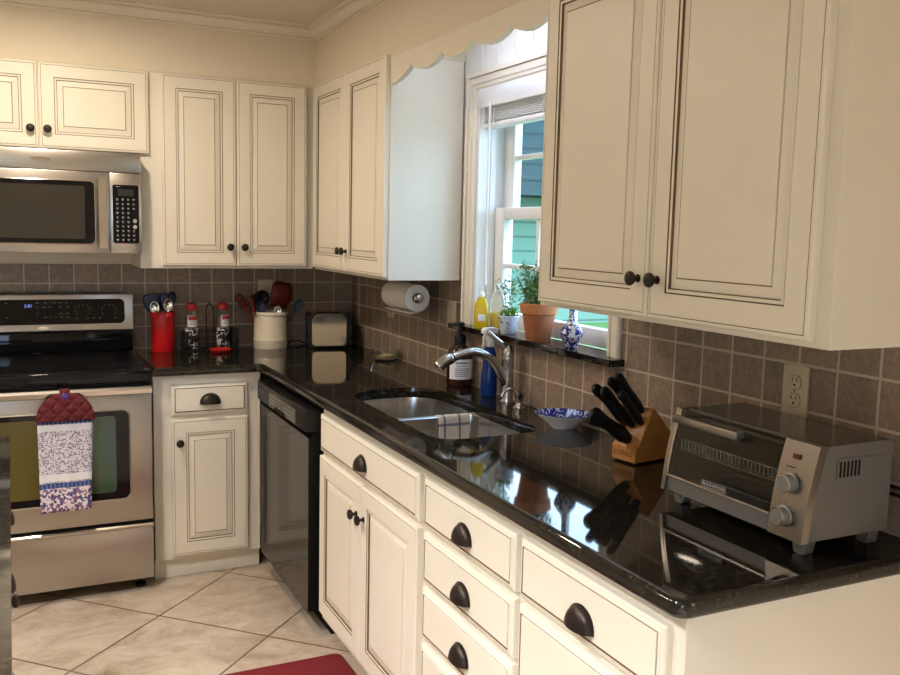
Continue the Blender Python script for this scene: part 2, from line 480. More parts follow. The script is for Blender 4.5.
def catmull(P, n=8):
    P = [Vector(p) for p in P]; out = []
    for i in range(len(P)-1):
        p0 = P[max(i-1, 0)]; p1 = P[i]; p2 = P[i+1]; p3 = P[min(i+2, len(P)-1)]
        for k in range(n):
            t = k/n
            out.append(.5*((2*p1)+(p2-p0)*t+(2*p0-5*p1+4*p2-p3)*t*t+(3*p1-p0-3*p2+p3)*t**3))
    out.append(P[-1]); return out

# ------------------------------------------------------------------ room shell
CEIL = 2.405
FAR_Y, LEFT_X = -6.6, -4.0
struct('floor', MB().box(LEFT_X-.15, .15, FAR_Y-.15, .15, -.1, 0), FLOORT)
struct('ceiling', MB().box(LEFT_X-.15, .15, FAR_Y-.15, .15, CEIL, CEIL+.1), CEILP)
struct('wall_back', MB().box(LEFT_X-.15, .15, 0, .15, 0, CEIL), WALLP)
struct('wall_left', MB().box(LEFT_X-.15, LEFT_X, FAR_Y, 0, 0, CEIL), WALLP)
# right wall with the sink window opening
WY0, WY1, WZ0, WZ1 = -2.236, -1.345, 1.123, 2.024
mb = MB()
RY0, RY1, RZ0, RZ1 = -5.15, -4.35, .90, 1.75
for y0, y1, z0, z1 in ((FAR_Y, RY0, 0, CEIL), (RY1, WY0, 0, CEIL), (RY0, RY1, 0, RZ0), (RY0, RY1, RZ1, CEIL), (WY1, 0, 0, CEIL), (WY0, WY1, 0, WZ0), (WY0, WY1, WZ1, CEIL)):
    mb.box(0, .16, y0, y1, z0, z1)
wall_r = struct('wall_right', mb, WALLP)
mb = MB(); y = -2.333
while y < -1.246:
    y1 = min(y+.118, -1.244); mb.box(-.008, -.0005, y+.0022, y1-.0022, 2.082, 2.298, .0018, 0, 1); y += .118
mb.box(-.004, -.0004, -2.333, -1.244, 2.082, 2.298, 0, 1)
mb.build('paneling', [PANELW, GROOVE], wall_r)
# rear wall with a wide glazed opening (daylight from behind the camera)
GX0, GX1, GZ1 = -3.75, -2.45, 2.08
mb = MB()
for x0, x1, z0, z1 in ((LEFT_X-.15, GX0, 0, CEIL), (GX1, .15, 0, CEIL), (GX0, GX1, GZ1, CEIL)):
    mb.box(x0, x1, FAR_Y-.15, FAR_Y, z0, z1)
struct('wall_front', mb, WALLP)
mb = MB()
for x0, x1, z0, z1 in ((GX0, GX0+.07, 0, GZ1), (GX1-.07, GX1, 0, GZ1), (GX0+.07, GX1-.07, GZ1-.08, GZ1), (GX0+.07, GX1-.07, 0, .09), (-3.15, -3.05, .09, GZ1-.08)):
    mb.box(x0, x1, FAR_Y-.11, FAR_Y-.05, z0, z1, .004)
w2 = struct('window_2', mb, TRIMW)
MB().box(GX0+.07, GX1-.07, FAR_Y-.083, FAR_Y-.078, .09, GZ1-.08).build('pane', PANE, w2)
mb = MB()
for y0, y1, z0, z1 in ((RY0, RY0+.07, RZ0, RZ1), (RY1-.07, RY1, RZ0, RZ1), (RY0+.07, RY1-.07, RZ0, RZ0+.07), (RY0+.07, RY1-.07, RZ1-.07, RZ1), ((RY0+RY1)/2-.03, (RY0+RY1)/2+.03, RZ0+.07, RZ1-.07)):
    mb.box(.05, .10, y0, y1, z0, z1, .004)
w3 = struct('window_3', mb, TRIMW)
MB().box(.073, .077, RY0+.07, RY1-.07, RZ0+.07, RZ1-.07).build('pane', PANE, w3)
# tiled backsplashes
struct('wall_tiling_back', MB().box(-1.90, -.0085, -.008, -.0002, .9145, 1.312), TILE_B)
mb = MB()
mb.box(-.008, -.0002, -1.266, -.0002, .9145, 1.312)
mb.box(-.008, -.0002, -2.296, -1.266, .9145, 1.122)
mb.box(-.008, -.0002, -3.75, -2.296, .9145, 1.312)
struct('wall_tiling_right', mb, TILE_R)
# soffit above the cabinets, flush with the face frames
F = .31
mb = MB()
mb.box(LEFT_X, -.0002, -F, -.0002, 2.1415, CEIL-.0003)
mb.box(-F, -.0002, -1.2435, -F, 2.1415, CEIL-.0003)
mb.box(-F, -F+.02, -2.3345, -1.2435, 2.1285, CEIL-.0003)
mb.box(-F+.02, -.0002, -2.3345, -1.2435, 2.30, 2.315)
mb.box(-F, -.0002, -3.300, -2.3345, 2.1415, CEIL-.0003)
struct('wall_soffit', mb, WALLP)
# crown moulding along the soffit
prof = [(0, 2.345), (.008, 2.345), (.008, 2.353), (.004, 2.3555), (.013, 2.358), (.017, 2.370), (.027, 2.381), (.036, 2.385), (.036, 2.389), (.031, 2.391), (.046, 2.394), (.046, CEIL-.0004), (0, CEIL-.0004)]
mb = MB()
ra = mb.ring([(LEFT_X+.01, -F-.0003-d, z) for d, z in prof]); rb = mb.ring([(-F-.0003-d, -F-.0003-d, z) for d, z in prof]); rc = mb.ring([(-F-.0003-d, -3.3, z) for d, z in prof])
mb.skin([ra, rb, rc], 0, True, True, True)
struct('trim_1', mb, TRIMC, smooth=0)
# small bead where soffit meets the cabinets
mb = MB(); mb.box(-F-.004, -F-.0004, -2.3345, -1.2435, 2.1285, 2.1335, .001, 0, 1)
struct('trim_2', mb, TRIMC)

# ------------------------------------------------------------------ cabinets
DT = .02
def door_prof(w):
    return [(0, DT, 0), (0, .0045, 0), (.0012, .0024, 0), (.0035, .0009, 0), (.0085, .0002, 0), (.0095, .0012, 0), (.0110, .0012, 1), (.0120, 0, 0),
            (w, 0, 0), (w+.0006, .003, 1), (w+.0024, .003, 1), (w+.0034, .0012, 0), (w+.0095, .0018, 0), (w+.0100, .0065, 1), (w+.0118, .0072, 1),
            (w+.0330, .0026, 0), (w+.0336, .0040, 1), (w+.0352, .0040, 1), (w+.0360, .0012, 0)]
DRAWP = [(0, DT, 0), (0, .0085, 0), (.0012, .0060, 0), (.0040, .0042, 0), (.0090, .0032, 0), (.0100, .0016, 0), (.0140, .0004, 0), (.0148, .0030, 1), (.0178, .0030, 1), (.0186, .0004, 0)]
def knob(parent, x, yf, z):
    mb = MB(); mb.lathe([(.0095, 0), (.0095, .002), (.0055, .0045), (.005, .012), (.0085, .0145), (.0145, .0175), (.0165, .0215), (.0160, .0255), (.0125, .0285), (.0065, .0300), (0, .0304)], 20, (x, yf, z), axis='-y')
    return mb.build('knob', BRONZE, parent)
def cup(parent, x, yf, z, a=.0415, h=.044, d=.025):
    mb = MB(); n, k = 18, 8
    def P(s, i, j):
        th = pi*i/n; ph = .5*pi*j/k
        r = (sin(th)**.85)
        return (x+s*a*cos(th), yf-.0012-s*d*r*sin(ph), z+s*h*r*cos(ph)*.98)
    outer = [mb.ring([P(1, i, j) for i in range(n+1)]) for j in range(k+1)]
    inner = [mb.ring([P(.91, i, j) for i in range(n+1)]) for j in range(k+1)]
    mb.skin(outer, 0, False); mb.skin(inner, 0, False)
    mb.skin([outer[-1], inner[-1]], 0, False); mb.skin([outer[0], inner[0]], 0, False)
    # back plate rim
    pts = [(x+(a+.003)*cos(pi*i/n), z-.001+(h+.003)*(sin(pi*i/n)**.85)) for i in range(n+1)]
    mb.prism(pts, yf-.0018, yf-.0002, 'xz')
    return mb.build('cup_pull', BRONZE, parent)
def cabinet(name, label, side, s0, s1, z0, z1, face, doors=(), drawers=(), toe=None, depth0=.0, cat='cabinet', stile=.058, hollow=False):
    """local frame: x along the wall, -y out of the wall; side B = back wall (x world), R = right wall (x = -y world)"""
    t = thing(name, label, cat, (s0, 0, z0) if side == 'B' else (0, -s0, z0), 0 if side == 'B' else R90)
    W = s1-s0; zz = lambda z: z-z0
    bz = 0 if toe is None else .083-z0
    if hollow:
        mb = MB(); zt = z1-z0
        mb.box(.0004, W-.0004, -face, -face+.018, bz, zt, .0012, 0, 1); mb.box(.0004, .018, -face+.018, -.0095, bz, .66); mb.box(W-.018, W-.0004, -face+.018, -.0095, bz, zt)
        mb.box(.018, W-.018, -face+.018, -.0095, bz, bz+.018); mb.box(.018, W-.018, -.0275, -.0095, bz+.018, zt)
        mb.build('body', CREAM, t)
    else: MB().box(.0004, W-.0004, -face, -.0095-depth0, bz, z1-z0, .0012, 0, 1).build('body', CREAM, t)
    if toe:
        MB().box(.0004, W-.0004, -toe, -.0095-depth0, 0, bz-.0003).build('toe_kick', CREAM, t)
    yf = -face-DT-.0006
    for d in doors:
        a, b, q0, q1, kx, kz = d
        mb = MB(); mb.rectrings(a-s0, b-s0, zz(q0), zz(q1), door_prof(stile), yf)
        o = mb.build('door', [CREAM, GLAZE], t, 0)
        if kx is not None: knob(o, kx-s0, yf, zz(kz))
    for d in drawers:
        a, b, q0, q1, kz = d
        mb = MB(); mb.rectrings(a-s0, b-s0, zz(q0), zz(q1), DRAWP, yf)
        o = mb.build('drawer', [CREAM, GLAZE], t, 0)
        if kz is not None: cup(o, (a+b)/2-s0, yf, zz(kz))
    return t
UZ = 1.308
cabinet('upper_cabinet', 'short two-door cream cabinet above the microwave', 'B', -1.868, -1.0862, 1.7885, 2.141, F,
        [(-1.897, -1.4735, 1.7955, 2.1385, -1.503, 1.872), (-1.4695, -1.045, 1.7955, 2.1385, -1.440, 1.872)])
cabinet('upper_cabinet', 'tall two-door cream wall cabinet between microwave and corner, above the red canister', 'B', -1.0855, -.3125, UZ, 2.141, F,
        [(-.992, -.676, 1.3205, 2.1385, -.706, 1.405), (-.672, -.3515, 1.3205, 2.1385, -.642, 1.405)])
cabinet('upper_cabinet', 'tall two-door cream wall cabinet left of window, above the paper towel', 'R', .3335, 1.2435, UZ, 2.141, F,
        [(.352, .7925, 1.3205, 2.1385, .768, 1.405), (.7965, 1.236, 1.3205, 2.1385, .821, 1.405)])
cabinet('upper_cabinet', 'large two-door cream wall cabinet hanging right of window over the knife block', 'R', 2.3345, 3.2965, UZ, 2.141, F,
        [(2.352, 2.8095, 1.3200, 2.1385, 2.778, 1.405), (2.8135, 3.264, 1.3200, 2.1385, 2.845, 1.405)])
BF = .580
cabinet('base_cabinet', 'narrow cream base cabinet with one drawer and one door between range and dishwasher', 'B', -1.079, -.632, 0, .8775, BF,
        [(-1.009, -.690, .102, .690, -.978, .594)], [(-1.009, -.690, .7075, .838, .752)], toe=.555)
RF = .602
D1 = (.7145, .8470); D2 = (.5610, .6975); D3 = (.4040, .5450); D4 = (.1165, .3860)
cabinet('base_cabinet', 'cream sink base cabinet with two doors under one wide false drawer', 'R', 1.372, 2.2655, 0, .8775, RF,
        [(1.389, 1.8065, .1165, .6975, 1.776, .597), (1.8105, 2.2485, .1165, .6975, 1.841, .597)], [(1.389, 2.2485, *D1, .754)], toe=.545, hollow=True)
cabinet('base_cabinet', 'cream drawer base with a column of cup-pull drawers right of the sink doors', 'R', 2.266, 2.7785, 0, .8775, RF,
        [], [(2.284, 2.768, *D1, .752), (2.284, 2.768, *D2, .602), (2.284, 2.768, *D3, .446), (2.284, 2.768, *D4, .25)], toe=.545)
cabinet('base_cabinet', 'cream end base cabinet under the toaster oven with plain side panel', 'R', 2.779, 3.3030, 0, .8775, RF,
        [], [(2.790, 3.271, *D1, .746), (2.790, 3.271, .4040, .6975, .53), (2.790, 3.271, .1165, .386, .25)], toe=.545)
# scalloped valance between the two wall cabinets
cus = [1.2445, 1.428, 1.678, 1.902, 2.130, 2.3335]
poly = [(-cus[0], 2.128)]
poly += [(-cus[0], 2.030)]
for a, b in zip(cus, cus[1:]):
    for i in range(1, 13):
        t_ = i/12
        if a == cus[0]:
            t_ = .5+.5*t_ ; s_ = a+(b-a)*(2*t_-1)
            z_ = 2.076-.046*(1-((2*t_-1))**1.0)**1.0 if False else 2.076-.044*sin(pi*t_)**.8
        else:
            s_ = a+(b-a)*t_; z_ = 2.076-.030*sin(pi*t_)**.8
        poly.append((-s_, z_))
poly.append((-cus[-1], 2.128))
mb = MB(); mb.prism(poly, -F-.003, -F+.017, 'yz')
tag(mb.build('valance', TRIMC), 'scalloped cream valance board over the sink window', 'valance')

# ------------------------------------------------------------------ countertop with sink cut-out
def offset_poly(P, d):
    n = len(P); out = []
    for i in range(n):
        a, b, c = Vector(P[i-1]), Vector(P[i]), Vector(P[(i+1) % n])
        u = (b-a).normalized(); w = (c-b).normalized()
        n1 = Vector((-u.y, u.x)); n2 = Vector((-w.y, w.x))
        m = (n1+n2); m = m/max(m.dot(n1), .3) if m.length > 1e-6 else n1
        out.append((b.x+m.x*d, b.y+m.y*d))
    return out
CT = .914; CBOT = .8785
CX, CY, CEND = -.640, -.617, -3.326
outer = [(-.001, -.001), (-1.0835, -.001), (-1.0835, CY)]
for i in range(5):
    a = radians(90-90*i/4); outer.append((CX-.018+.018*cos(a), CY-.018+.018*sin(a)))
for i in range(9):
    a = radians(180+90*i/8); outer.append((CX+.032+.032*cos(a), CEND+.032+.032*sin(a)))
outer.append((-.001, CEND))
CUT = rrect(-.520, -.172, -2.165, -1.336, [.07, .07, .13, .16], 9)
mb = MB()
E_ = [(.014, CT), (.009, CT-.0008), (.004, CT-.0035), (.001, CT-.008), (0, CT-.0145), (0, CBOT+.012), (.0012, CBOT+.007), (.005, CBOT+.0025), (.011, CBOT)]
orings = [mb.ring([(x, y, z) for x, y in offset_poly(outer, d)]) for d, z in E_]
mb.skin(orings)
H_ = [(.004, CT), (.001, CT-.001), (0, CT-.004), (0, CBOT)]
hole = [mb.ring([(x, y, z) for x, y in offset_poly(CUT, -d)]) for d, z in H_]
mb.skin(hole)
def cap_with_hole(mb, ro, rh, mat=0):
    pl = [[Vector((v.co.x, v.co.y, 0)) for v in ro], [Vector((v.co.x, v.co.y, 0)) for v in reversed(rh)]]
    allv = list(ro)+list(reversed(rh))
    for t in tessellate_polygon(pl): mb.f([allv[i] for i in t], mat)
cap_with_hole(mb, orings[0], hole[0]); cap_with_hole(mb, orings[-1], hole[-1])
tag(mb.build('countertop', GRANITE, smooth=30, flatz=True), 'L-shaped polished black granite countertop with sink cut-out', 'countertop')

# sink: two undermounted bowls
sk = thing('kitchen_sink', 'undermount double-bowl stainless steel sink in the granite counter', 'sink', (-.346, -1.74, .68))
def bowl(x0, x1, y0, y1, r, name):
    ox, oy, oz = .346, 1.74, -.68
    mb = MB(); zs = [(-.006, CBOT-.0008), (0, CBOT-.0008), (.003, CBOT-.004), (.007, .84), (.014, .76), (.022, .715), (.045, .695), (.09, .690)]
    rings = []
    for d, z in zs:
        rr = [max(.012, q-d*.4) for q in r]
        rings.append(mb.ring([(x+ox, y+oy, z+oz) for x, y in rrect(x0+d, x1-d, y0+d, y1-d, rr, 10)]))
    mb.skin(rings, 0, True, False, True)
    o = mb.build(name, SINKST, sk)
    md = o.modifiers.new('thick', 'SOLIDIFY'); md.thickness = .0014; md.offset = -1
    cx, cy = (x0+x1)/2+ox, (y0+y1)/2+oy
    MB().lathe([(0, .0015), (.030, .0015), (.036, .004), (.043, .004), (.044, .0002), (.0, .0002)], 28, (cx, cy, .690+oz)).build('drain', NICKEL, o)
bowl(-.526, -.164, -1.695, -1.330, [.04, .05, .13, .16], 'basin')
bowl(-.526, -.164, -2.172, -1.712, [.07, .08, .05, .04], 'basin')
MB().box(-.52+.346, -.17+.346, -1.7118+1.74, -1.6952+1.74, .845-.68, .8715-.68, .004).build('divider', SINKST, sk)

# faucet
fx, fy = -.058, -1.730
fc = thing('faucet', 'brushed nickel single-lever pull-out faucet behind the sink', 'faucet', (fx, fy, CT+.0003))
MB().lathe([(.026, 0), (.026, .006), (.022, .010), (.0205, .020), (.0205, .150), (.0215, .156), (.0205, .160), (0, .161)], 28).build('body', NICKEL, fc)
mb = MB()
path = catmull([(.000, 0, .055), (-.018, 0, .085), (-.045, 0, .130), (-.082, 0, .165), (-.130, 0, .182), (-.175, 0, .176), (-.215, 0, .164)], 7)
rad = [.0165-.002*min(1, i/(len(path)*.6)) for i in range(len(path))]
mb.tube(path, rad, 16); mb.build('spout', NICKEL, fc)
mb = MB()
p2 = catmull([(-.214, 0, .1645), (-.235, 0, .157), (-.255, 0, .145), (-.268, 0, .134)], 5)
mb.tube(p2, [.0165, .0185]+[.0195]*(len(p2)-4)+[.0185, .015], 16)
mb.build('spray_head', NICKEL, fc)
MB().tube([(-.2105, 0, .1662), (-.2165, 0, .1638)], .0173, 16).build('seam_ring', BLACKP, fc)
mb = MB(); mb.lathe([(.0205, .162), (.0210, .176), (.0175, .190), (.010, .199), (0, .201)], 24)
hp = catmull([(-.004, 0, .186), (-.022, .004, .202), (-.045, .008, .220), (-.066, .012, .240), (-.076, .014, .247)], 6)
mb.tube(hp, [.0125-.006*i/(len(hp)-1) for i in range(len(hp))], 12)
mb.build('lever', NICKEL, fc)
sd = thing('soap_dispenser', 'short nickel deck dispenser with curved nozzle beside the faucet', 'soap dispenser', (-.072, -1.838, CT+.0003))
MB().lathe([(.021, 0), (.021, .004), (.017, .007), (.0145, .012), (.0145, .034), (.017, .040), (.0205, .052), (.0210, .058), (.017, .060), (0, .060)], 24).build('body', NICKEL, sd)
mb = MB(); mb.tube(catmull([(0, 0, .050), (-.012, .004, .062), (-.032, .010, .066), (-.050, .015, .056), (-.058, .017, .040)], 6), .0055, 12)
mb.build('nozzle', NICKEL, sd)

# plaid cloth over the sink divider
mb = MB(); uvl = []
th = []
path = []
for i in range(25):
    t_ = i/24
    if t_ < .30: path.append((-1.692+.003, .80+.0735*(t_/.30)))
    elif t_ < .44:
        a = pi*(t_-.30)/.14; path.append((-1.7035+.0135*cos(a), .8735+.0045*sin(a)))
    else: path.append((-1.7185-.012*(t_-.44), .8735-.0960*(t_-.44)/.56))
n = 16; rows = []
for i, (y, z) in enumerate(path):
    row = []
    for j in range(n+1):
        w = .0022*sin(j*1.1+i*.05)+.0015*sin(j*2.3)
        x = -.312+.146*j/n
        side = 1 if i < 10 else -1
        row.append((x, y+side*abs(w)*(.6 if i > 7 else .4), z+(.0010*sin(j*1.7) if 7 <= i <= 11 else 0)))
    rows.append(mb.ring(row))
ref = {v: (j/n, i/24) for i, r in enumerate(rows) for j, v in enumerate(r)}
mb.skin(rows, 0, False)
uv = mb.bm.loops.layers.uv.new('UVMap')
for f in mb.bm.faces:
    for lp in f.loops: lp[uv].uv = ref[lp.vert]
o = mb.build('dish_towel', PLAID); md = o.modifiers.new('thick', 'SOLIDIFY'); md.thickness = .0022; md.offset = 1
tag(o, 'beige and navy plaid dish cloth draped over the sink divider', 'dish cloth')

# ------------------------------------------------------------------ window over the sink
w1 = bpy.data.objects.new('window_1', None); COL.objects.link(w1); w1['kind'] = 'structure'
# moulded casing (profile swept round left, top, right)
cw = .066
cprof = [(0, 0), (0, .010), (.006, .015), (.016, .015), (.0165, .009), (.021, .009), (.0215, .014), (.042, .016), (.0425, .011), (.047, .011), (.0475, .021), (.061, .022), (cw, .017), (cw, 0)]
IY0, IY1, IZ1 = WY0+.002, WY1-.002, WZ1-.002
mb = MB()
def cring(fn): return mb.ring([fn(d, h) for d, h in cprof])
r = [cring(lambda d, h: (-.0005-h, IY1+d, WZ0+.021)), cring(lambda d, h: (-.0005-h, IY1+d, IZ1+d)), cring(lambda d, h: (-.0005-h, IY0-d, IZ1+d)), cring(lambda d, h: (-.0005-h, IY0-d, WZ0+.021))]
mb.skin(r, 0, True, True, True); mb.build('casing', TRIMC, w1, 0)
mb = MB()
mb.box(.0, .155, WY1-.018, WY1-.0004, WZ0+.021, WZ1-.0004); mb.box(.0, .155, WY0+.0004, WY0+.018, WZ0+.021, WZ1-.0004); mb.box(.0, .155, WY0+.018, WY1-.018, WZ1-.018, WZ1-.0004)
mb.box(.045, .068, WY1-.031, WY1-.018, WZ0+.021, WZ1-.018); mb.box(.045, .068, WY0+.018, WY0+.031, WZ0+.021, WZ1-.018)
mb.build('jamb', TRIMW, w1)
def sash(x0, x1, z0, z1, rail_b, rail_t, name):
    y0, y1 = WY0+.019, WY1-.019; st = .078
    mb = MB()
    mb.box(x0, x1, y1-st, y1, z0, z1, .003); mb.box(x0, x1, y0, y0+st, z0, z1, .003)
    mb.box(x0, x1, y0+st, y1-st, z0, z0+rail_b, .003); mb.box(x0, x1, y0+st, y1-st, z1-rail_t, z1, .003)
    gy0, gy1, gz0, gz1 = y0+st, y1-st, z0+rail_b, z1-rail_t
    xm = (x0+x1)/2
    for k in (1, 2):
        yy = gy0+(gy1-gy0)*k/3; mb.box(xm-.011, xm+.011, yy-.009, yy+.009, gz0, gz1, .003)
    zz = (gz0+gz1)/2; mb.box(xm-.0105, xm+.0105, gy0, gy1, zz-.009, zz+.009, .003)
    o = mb.build(name, TRIMW, w1)
    MB().box(xm-.0015, xm+.0015, gy0+.0003, gy1-.0003, gz0+.0003, gz1-.0003).build('pane', PANE, o)
    return o
lo = sash(.070, .104, WZ0+.022, 1.591, .058, .044, 'lower_sash')
sash(.107, .140, 1.550, WZ1-.019, .040, .045, 'upper_sash')
mb = MB(); mb.box(.058, .0705, -1.80, -1.74, 1.5915, 1.600, .002); mb.lathe([(.011, 0), (.011, .006), (.004, .012), (0, .0125)], 14, (.062, -1.77, 1.600)); mb.build('sash_lock', TRIMW, lo)
mb = MB(); mb.prism(rrect(-.056, .069, -2.318, -1.236, [.016, .004, .004, .012]), 1.1228, 1.1432, 'xy')
o = mb.build('sill', GRANITE, w1, label='dark granite window sill')
o.modifiers.new('b', 'BEVEL').width = .004
# blind raised at the top of the window
bl = thing('window_blind', 'white slatted blind raised to the top of the sink window', 'blind', (.0, -1.79, 1.88))
MB().box(-.014, .004, WY0+.02-(-1.79), WY1-.022-(-1.79), .072, .142, .003).build('head_valance', BLINDW, bl)
mb = MB(); mb.box(.006, .060, WY0+.025+1.79, WY1-.027+1.79, .098, .140, .002); mb.build('headrail', BLINDW, bl)
for k in range(11):
    MB().box(.004, .054, WY0+.028+1.79, WY1-.030+1.79, .022+.0066*k, .0252+.0066*k, .0012, 0, 1).build('slat', BLINDW, bl)
MB().box(.005, .053, WY0+.028+1.79, WY1-.030+1.79, 0, .018, .005).build('bottom_rail', BLINDW, bl)
for yy in (-1.475, -1.815, -2.10):
    for dx in (-.003, .058):
        MB().tube([(dx, yy+1.79+.004*sin(k*2.1), .004+.0100*k) for k in range(10)], .0016, 6).build('ladder_cord', BLINDW, bl)
mb = MB(); mb.tube([(-.018, -1.475+1.79, .085), (-.0195, -1.476+1.79, -.20), (-.020, -1.477+1.79, -.545)], .0042, 8); mb.lathe([(.0055, -.575), (.0062, -.565), (.0042, -.540)], 8, (-.020, -1.477+1.79, 0))
mb.build('tilt_wand', BLINDW, bl)
for dx in (0, .010):
    MB().tube([(-.016, -1.415-dx+1.79, .08), (-.017, -1.414-dx+1.79, -.30), (-.017, -1.413-dx+1.79, -.62+dx*3)], .0013, 6).build('pull_cord', BLINDW, bl)
# fixture hidden behind the valance
lf = thing('sink_light', 'slim white lamp fixed behind the valance over the sink', 'light', (-.235, -1.79, 2.2985))
MB().box(-.05, .05, -.30, .30, -.030, 0, .004).build('housing', TRIMW, lf)
MB().box(-.04, .04, -.28, .28, -.040, -.0304, .003).build('lens', LAMPC, lf)

# ------------------------------------------------------------------ range
RX = -1.472; RW = .379
rg = thing('range', 'stainless and black electric range with glass cooktop left of the narrow cabinet', 'range', (RX, 0, 0))
MB().box(-RW+.004, RW-.004, -.630, -.02, .060, .8985, .003).build('body', BLACKP, rg)
mb = MB(); mb.box(-RW, RW, -.674, -.030, .866, .920, .007, 0, 3); mb.box(-RW+.025, RW-.025, -.645, -.11, .9195, .9212, .0006, 0, 1)
ck = mb.build('cooktop', BLACKG, rg)
def bg_z(z): return -.094+(z-1.02)*.10   # slanted face
mb = MB()
mb.box(-RW+.004, RW-.004, -.085, -.022, .921, 1.022, .003)
mb.build('rear_riser', BLACKG, rg)
mb = MB(); mb.prism([(-.022, 1.020), (-.100, 1.020), (-.098, 1.030), (-.084, 1.180), (-.078, 1.188), (-.022, 1.188)], -RW, RW, 'yz')
bgd = mb.build('backguard', STEEL, rg); bgd.modifiers.new('b', 'BEVEL').width = .003
def onbg(z, d): return -.098+(z-1.030)*(.014/.150)-d
mb = MB(); pl = rrect(-RW+.038, RW-.038, 1.050, 1.160, .022, 6)
r0 = mb.ring([(x, onbg(z, .0003), z) for x, z in pl]); r1 = mb.ring([(x, onbg(z, .0030), z) for x, z in pl]); mb.skin([r0, r1], 0, True, True, True)
pan = mb.build('control_panel', BLACKG, bgd)
tilt = math.atan2(.150, .014)
text('2:01', .020, (-.055, onbg(1.132, .0036), 1.132), (tilt, 0, 0), LEDBLUE, pan, 'clock_display')
mb = MB()
def dash(x, z, w, h): 
    a = mb.ring([(x-w, onbg(z-h, .0034), z-h), (x+w, onbg(z-h, .0034), z-h), (x+w, onbg(z+h, .0034), z+h), (x-w, onbg(z+h, .0034), z+h)]); mb.f(a)
rnd = random.Random(3)
for x in (-.31, -.285, -.26, -.225, -.20, -.175, -.14, .01, .03, .05, .075, .10, -.02):
    for z in (1.145, 1.126, 1.098, 1.082):
        if rnd.random() < .72: dash(x+rnd.uniform(-.003, .003), z, rnd.choice((.003, .005, .007)), .0012)
for cx in (.165, .275, -.33):
    for k in range(9):
        a = radians(-30+30*k); dash(cx+.032*cos(a), 1.108+.026*sin(a), .0022, .0014)
for x in (.185, .21, .235, .30, .14): dash(x, 1.075, .005, .0011)
mb.build('panel_markings', GREYLCD, pan, 0)
def badge(parent, x, y, z, w, h, ry=pi/2):
    mb = MB(); n = 28
    ra = mb.ring([(x+w*cos(2*pi*k/n), y, z+h*sin(2*pi*k/n)) for k in range(n)]); rb = mb.ring([(x+w*.97*cos(2*pi*k/n), y-.002, z+h*.95*sin(2*pi*k/n)) for k in range(n)])
    mb.skin([ra, rb], 0, True, True, True)
    o = mb.build('badge', CHROME, parent)
    mb = MB()
    pts = [(x+w*.86*cos(a), y-.0024, z+h*.62*sin(a)) for a in [radians(25+310*k/24) for k in range(25)]]
    mb.tube(pts, .0009, 6); mb.build('badge_ring', GREYLCD, o)
badge(bgd, 0, onbg(1.037, .0004), 1.036, .024, .0068)
dr = MB(); dr.box(-RW+.003, RW-.003, -.672, -.632, .303, .8555, .004)
od = dr.build('oven_door', STEEL, rg)
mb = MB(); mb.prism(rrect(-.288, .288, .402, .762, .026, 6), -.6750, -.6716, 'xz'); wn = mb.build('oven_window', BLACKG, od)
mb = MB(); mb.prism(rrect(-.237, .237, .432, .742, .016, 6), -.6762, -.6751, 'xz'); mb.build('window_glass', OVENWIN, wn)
mb = MB(); pl = rrect(-.290, .290, .400, .764, .028, 6)
mb.tube([(x, -.6730, z) for x, z in pl]+[(pl[0][0], -.6730, pl[0][1])], .0028, 8); mb.build('window_trim', STEELV, od)
mb = MB(); mb.prism([(-.708, .828), (-.716, .833), (-.7175, .850), (-.711, .860), (-.702, .861), (-.700, .850), (-.700, .833)], -.372, .372, 'yz')
mb.box(-.350, -.318, -.702, -.6718, .834, .856, .003); mb.box(.318, .350, -.702, -.6718, .834, .856, .003)
oh = mb.build('oven_handle', STEELV, od)
MB().box(-RW+.006, RW-.006, -.668, -.632, .8565, .8655).build('vent_gap', BLACKM, rg)
mb = MB(); mb.box(-RW+.003, RW-.003, -.672, -.632, .054, .272, .004)
wd = mb.build('warming_drawer', STEEL, rg)
mb = MB(); mb.prism([(-.632, .2725), (-.672, .2725), (-.680, .2755), (-.682, .284), (-.676, .289), (-.632, .289)], -RW+.003, RW-.003, 'yz'); mb.build('drawer_lip', STEELV, wd)
MB().box(-RW+.006, RW-.006, -.660, -.6312, .2895, .3025).build('shadow_gap', BLACKM, rg)
for x in (-.33, .33):
    for y in (-.60, -.10):
        MB().lathe([(.021, 0), (.021, .012), (.010, .016), (.010, .0605), (0, .0605)], 16, (x, y, 0)).build('levelling_foot', BLACKP, rg)
# towel on the oven handle
tw = thing('hanging_towel', 'printed kitchen towel with red quilted top hanging on the oven handle', 'towel', (-1.4215, -.7225, .388))
mb = MB(); n = 14; rows = []; m_ = 24
for i in range(m_+1):
    z = .362*i/m_; row = []
    for j in range(n+1):
        u = j/n*2-1
        hw = .0905+.007*(z/.36)
        row.append((u*hw-.004*(1-z/.36), -.003-.0032*sin(u*5.5+z*4)*(1-.6*z/.36)-.002*sin(u*11), z))
    rows.append(mb.ring(row))
mb.skin(rows, 0, False)
o = mb.build('cloth', TOWELP, tw); md = o.modifiers.new('t', 'SOLIDIFY'); md.thickness = .003; md.offset = 0
mb = MB(); rows = []
for i in range(17):
    t_ = i/16; z = .358+.108*t_
    hw = .0985*math.sqrt(max(0.0, 1-(max(0, t_-.06)/.94)**2.0))+.005
    row = []
    for j in range(n+1):
        u = j/n*2-1; row.append((u*hw+.002, -.0060-.0055*(1-u*u)-(.004 if t_ < .9 else .002), z))
    rows.append(mb.ring(row))
mb.skin(rows, 0, False)
o = mb.build('quilted_top', QUILT, tw, label='dark red quilted half-round top'); md = o.modifiers.new('t', 'SOLIDIFY'); md.thickness = .005; md.offset = 0
mb = MB()
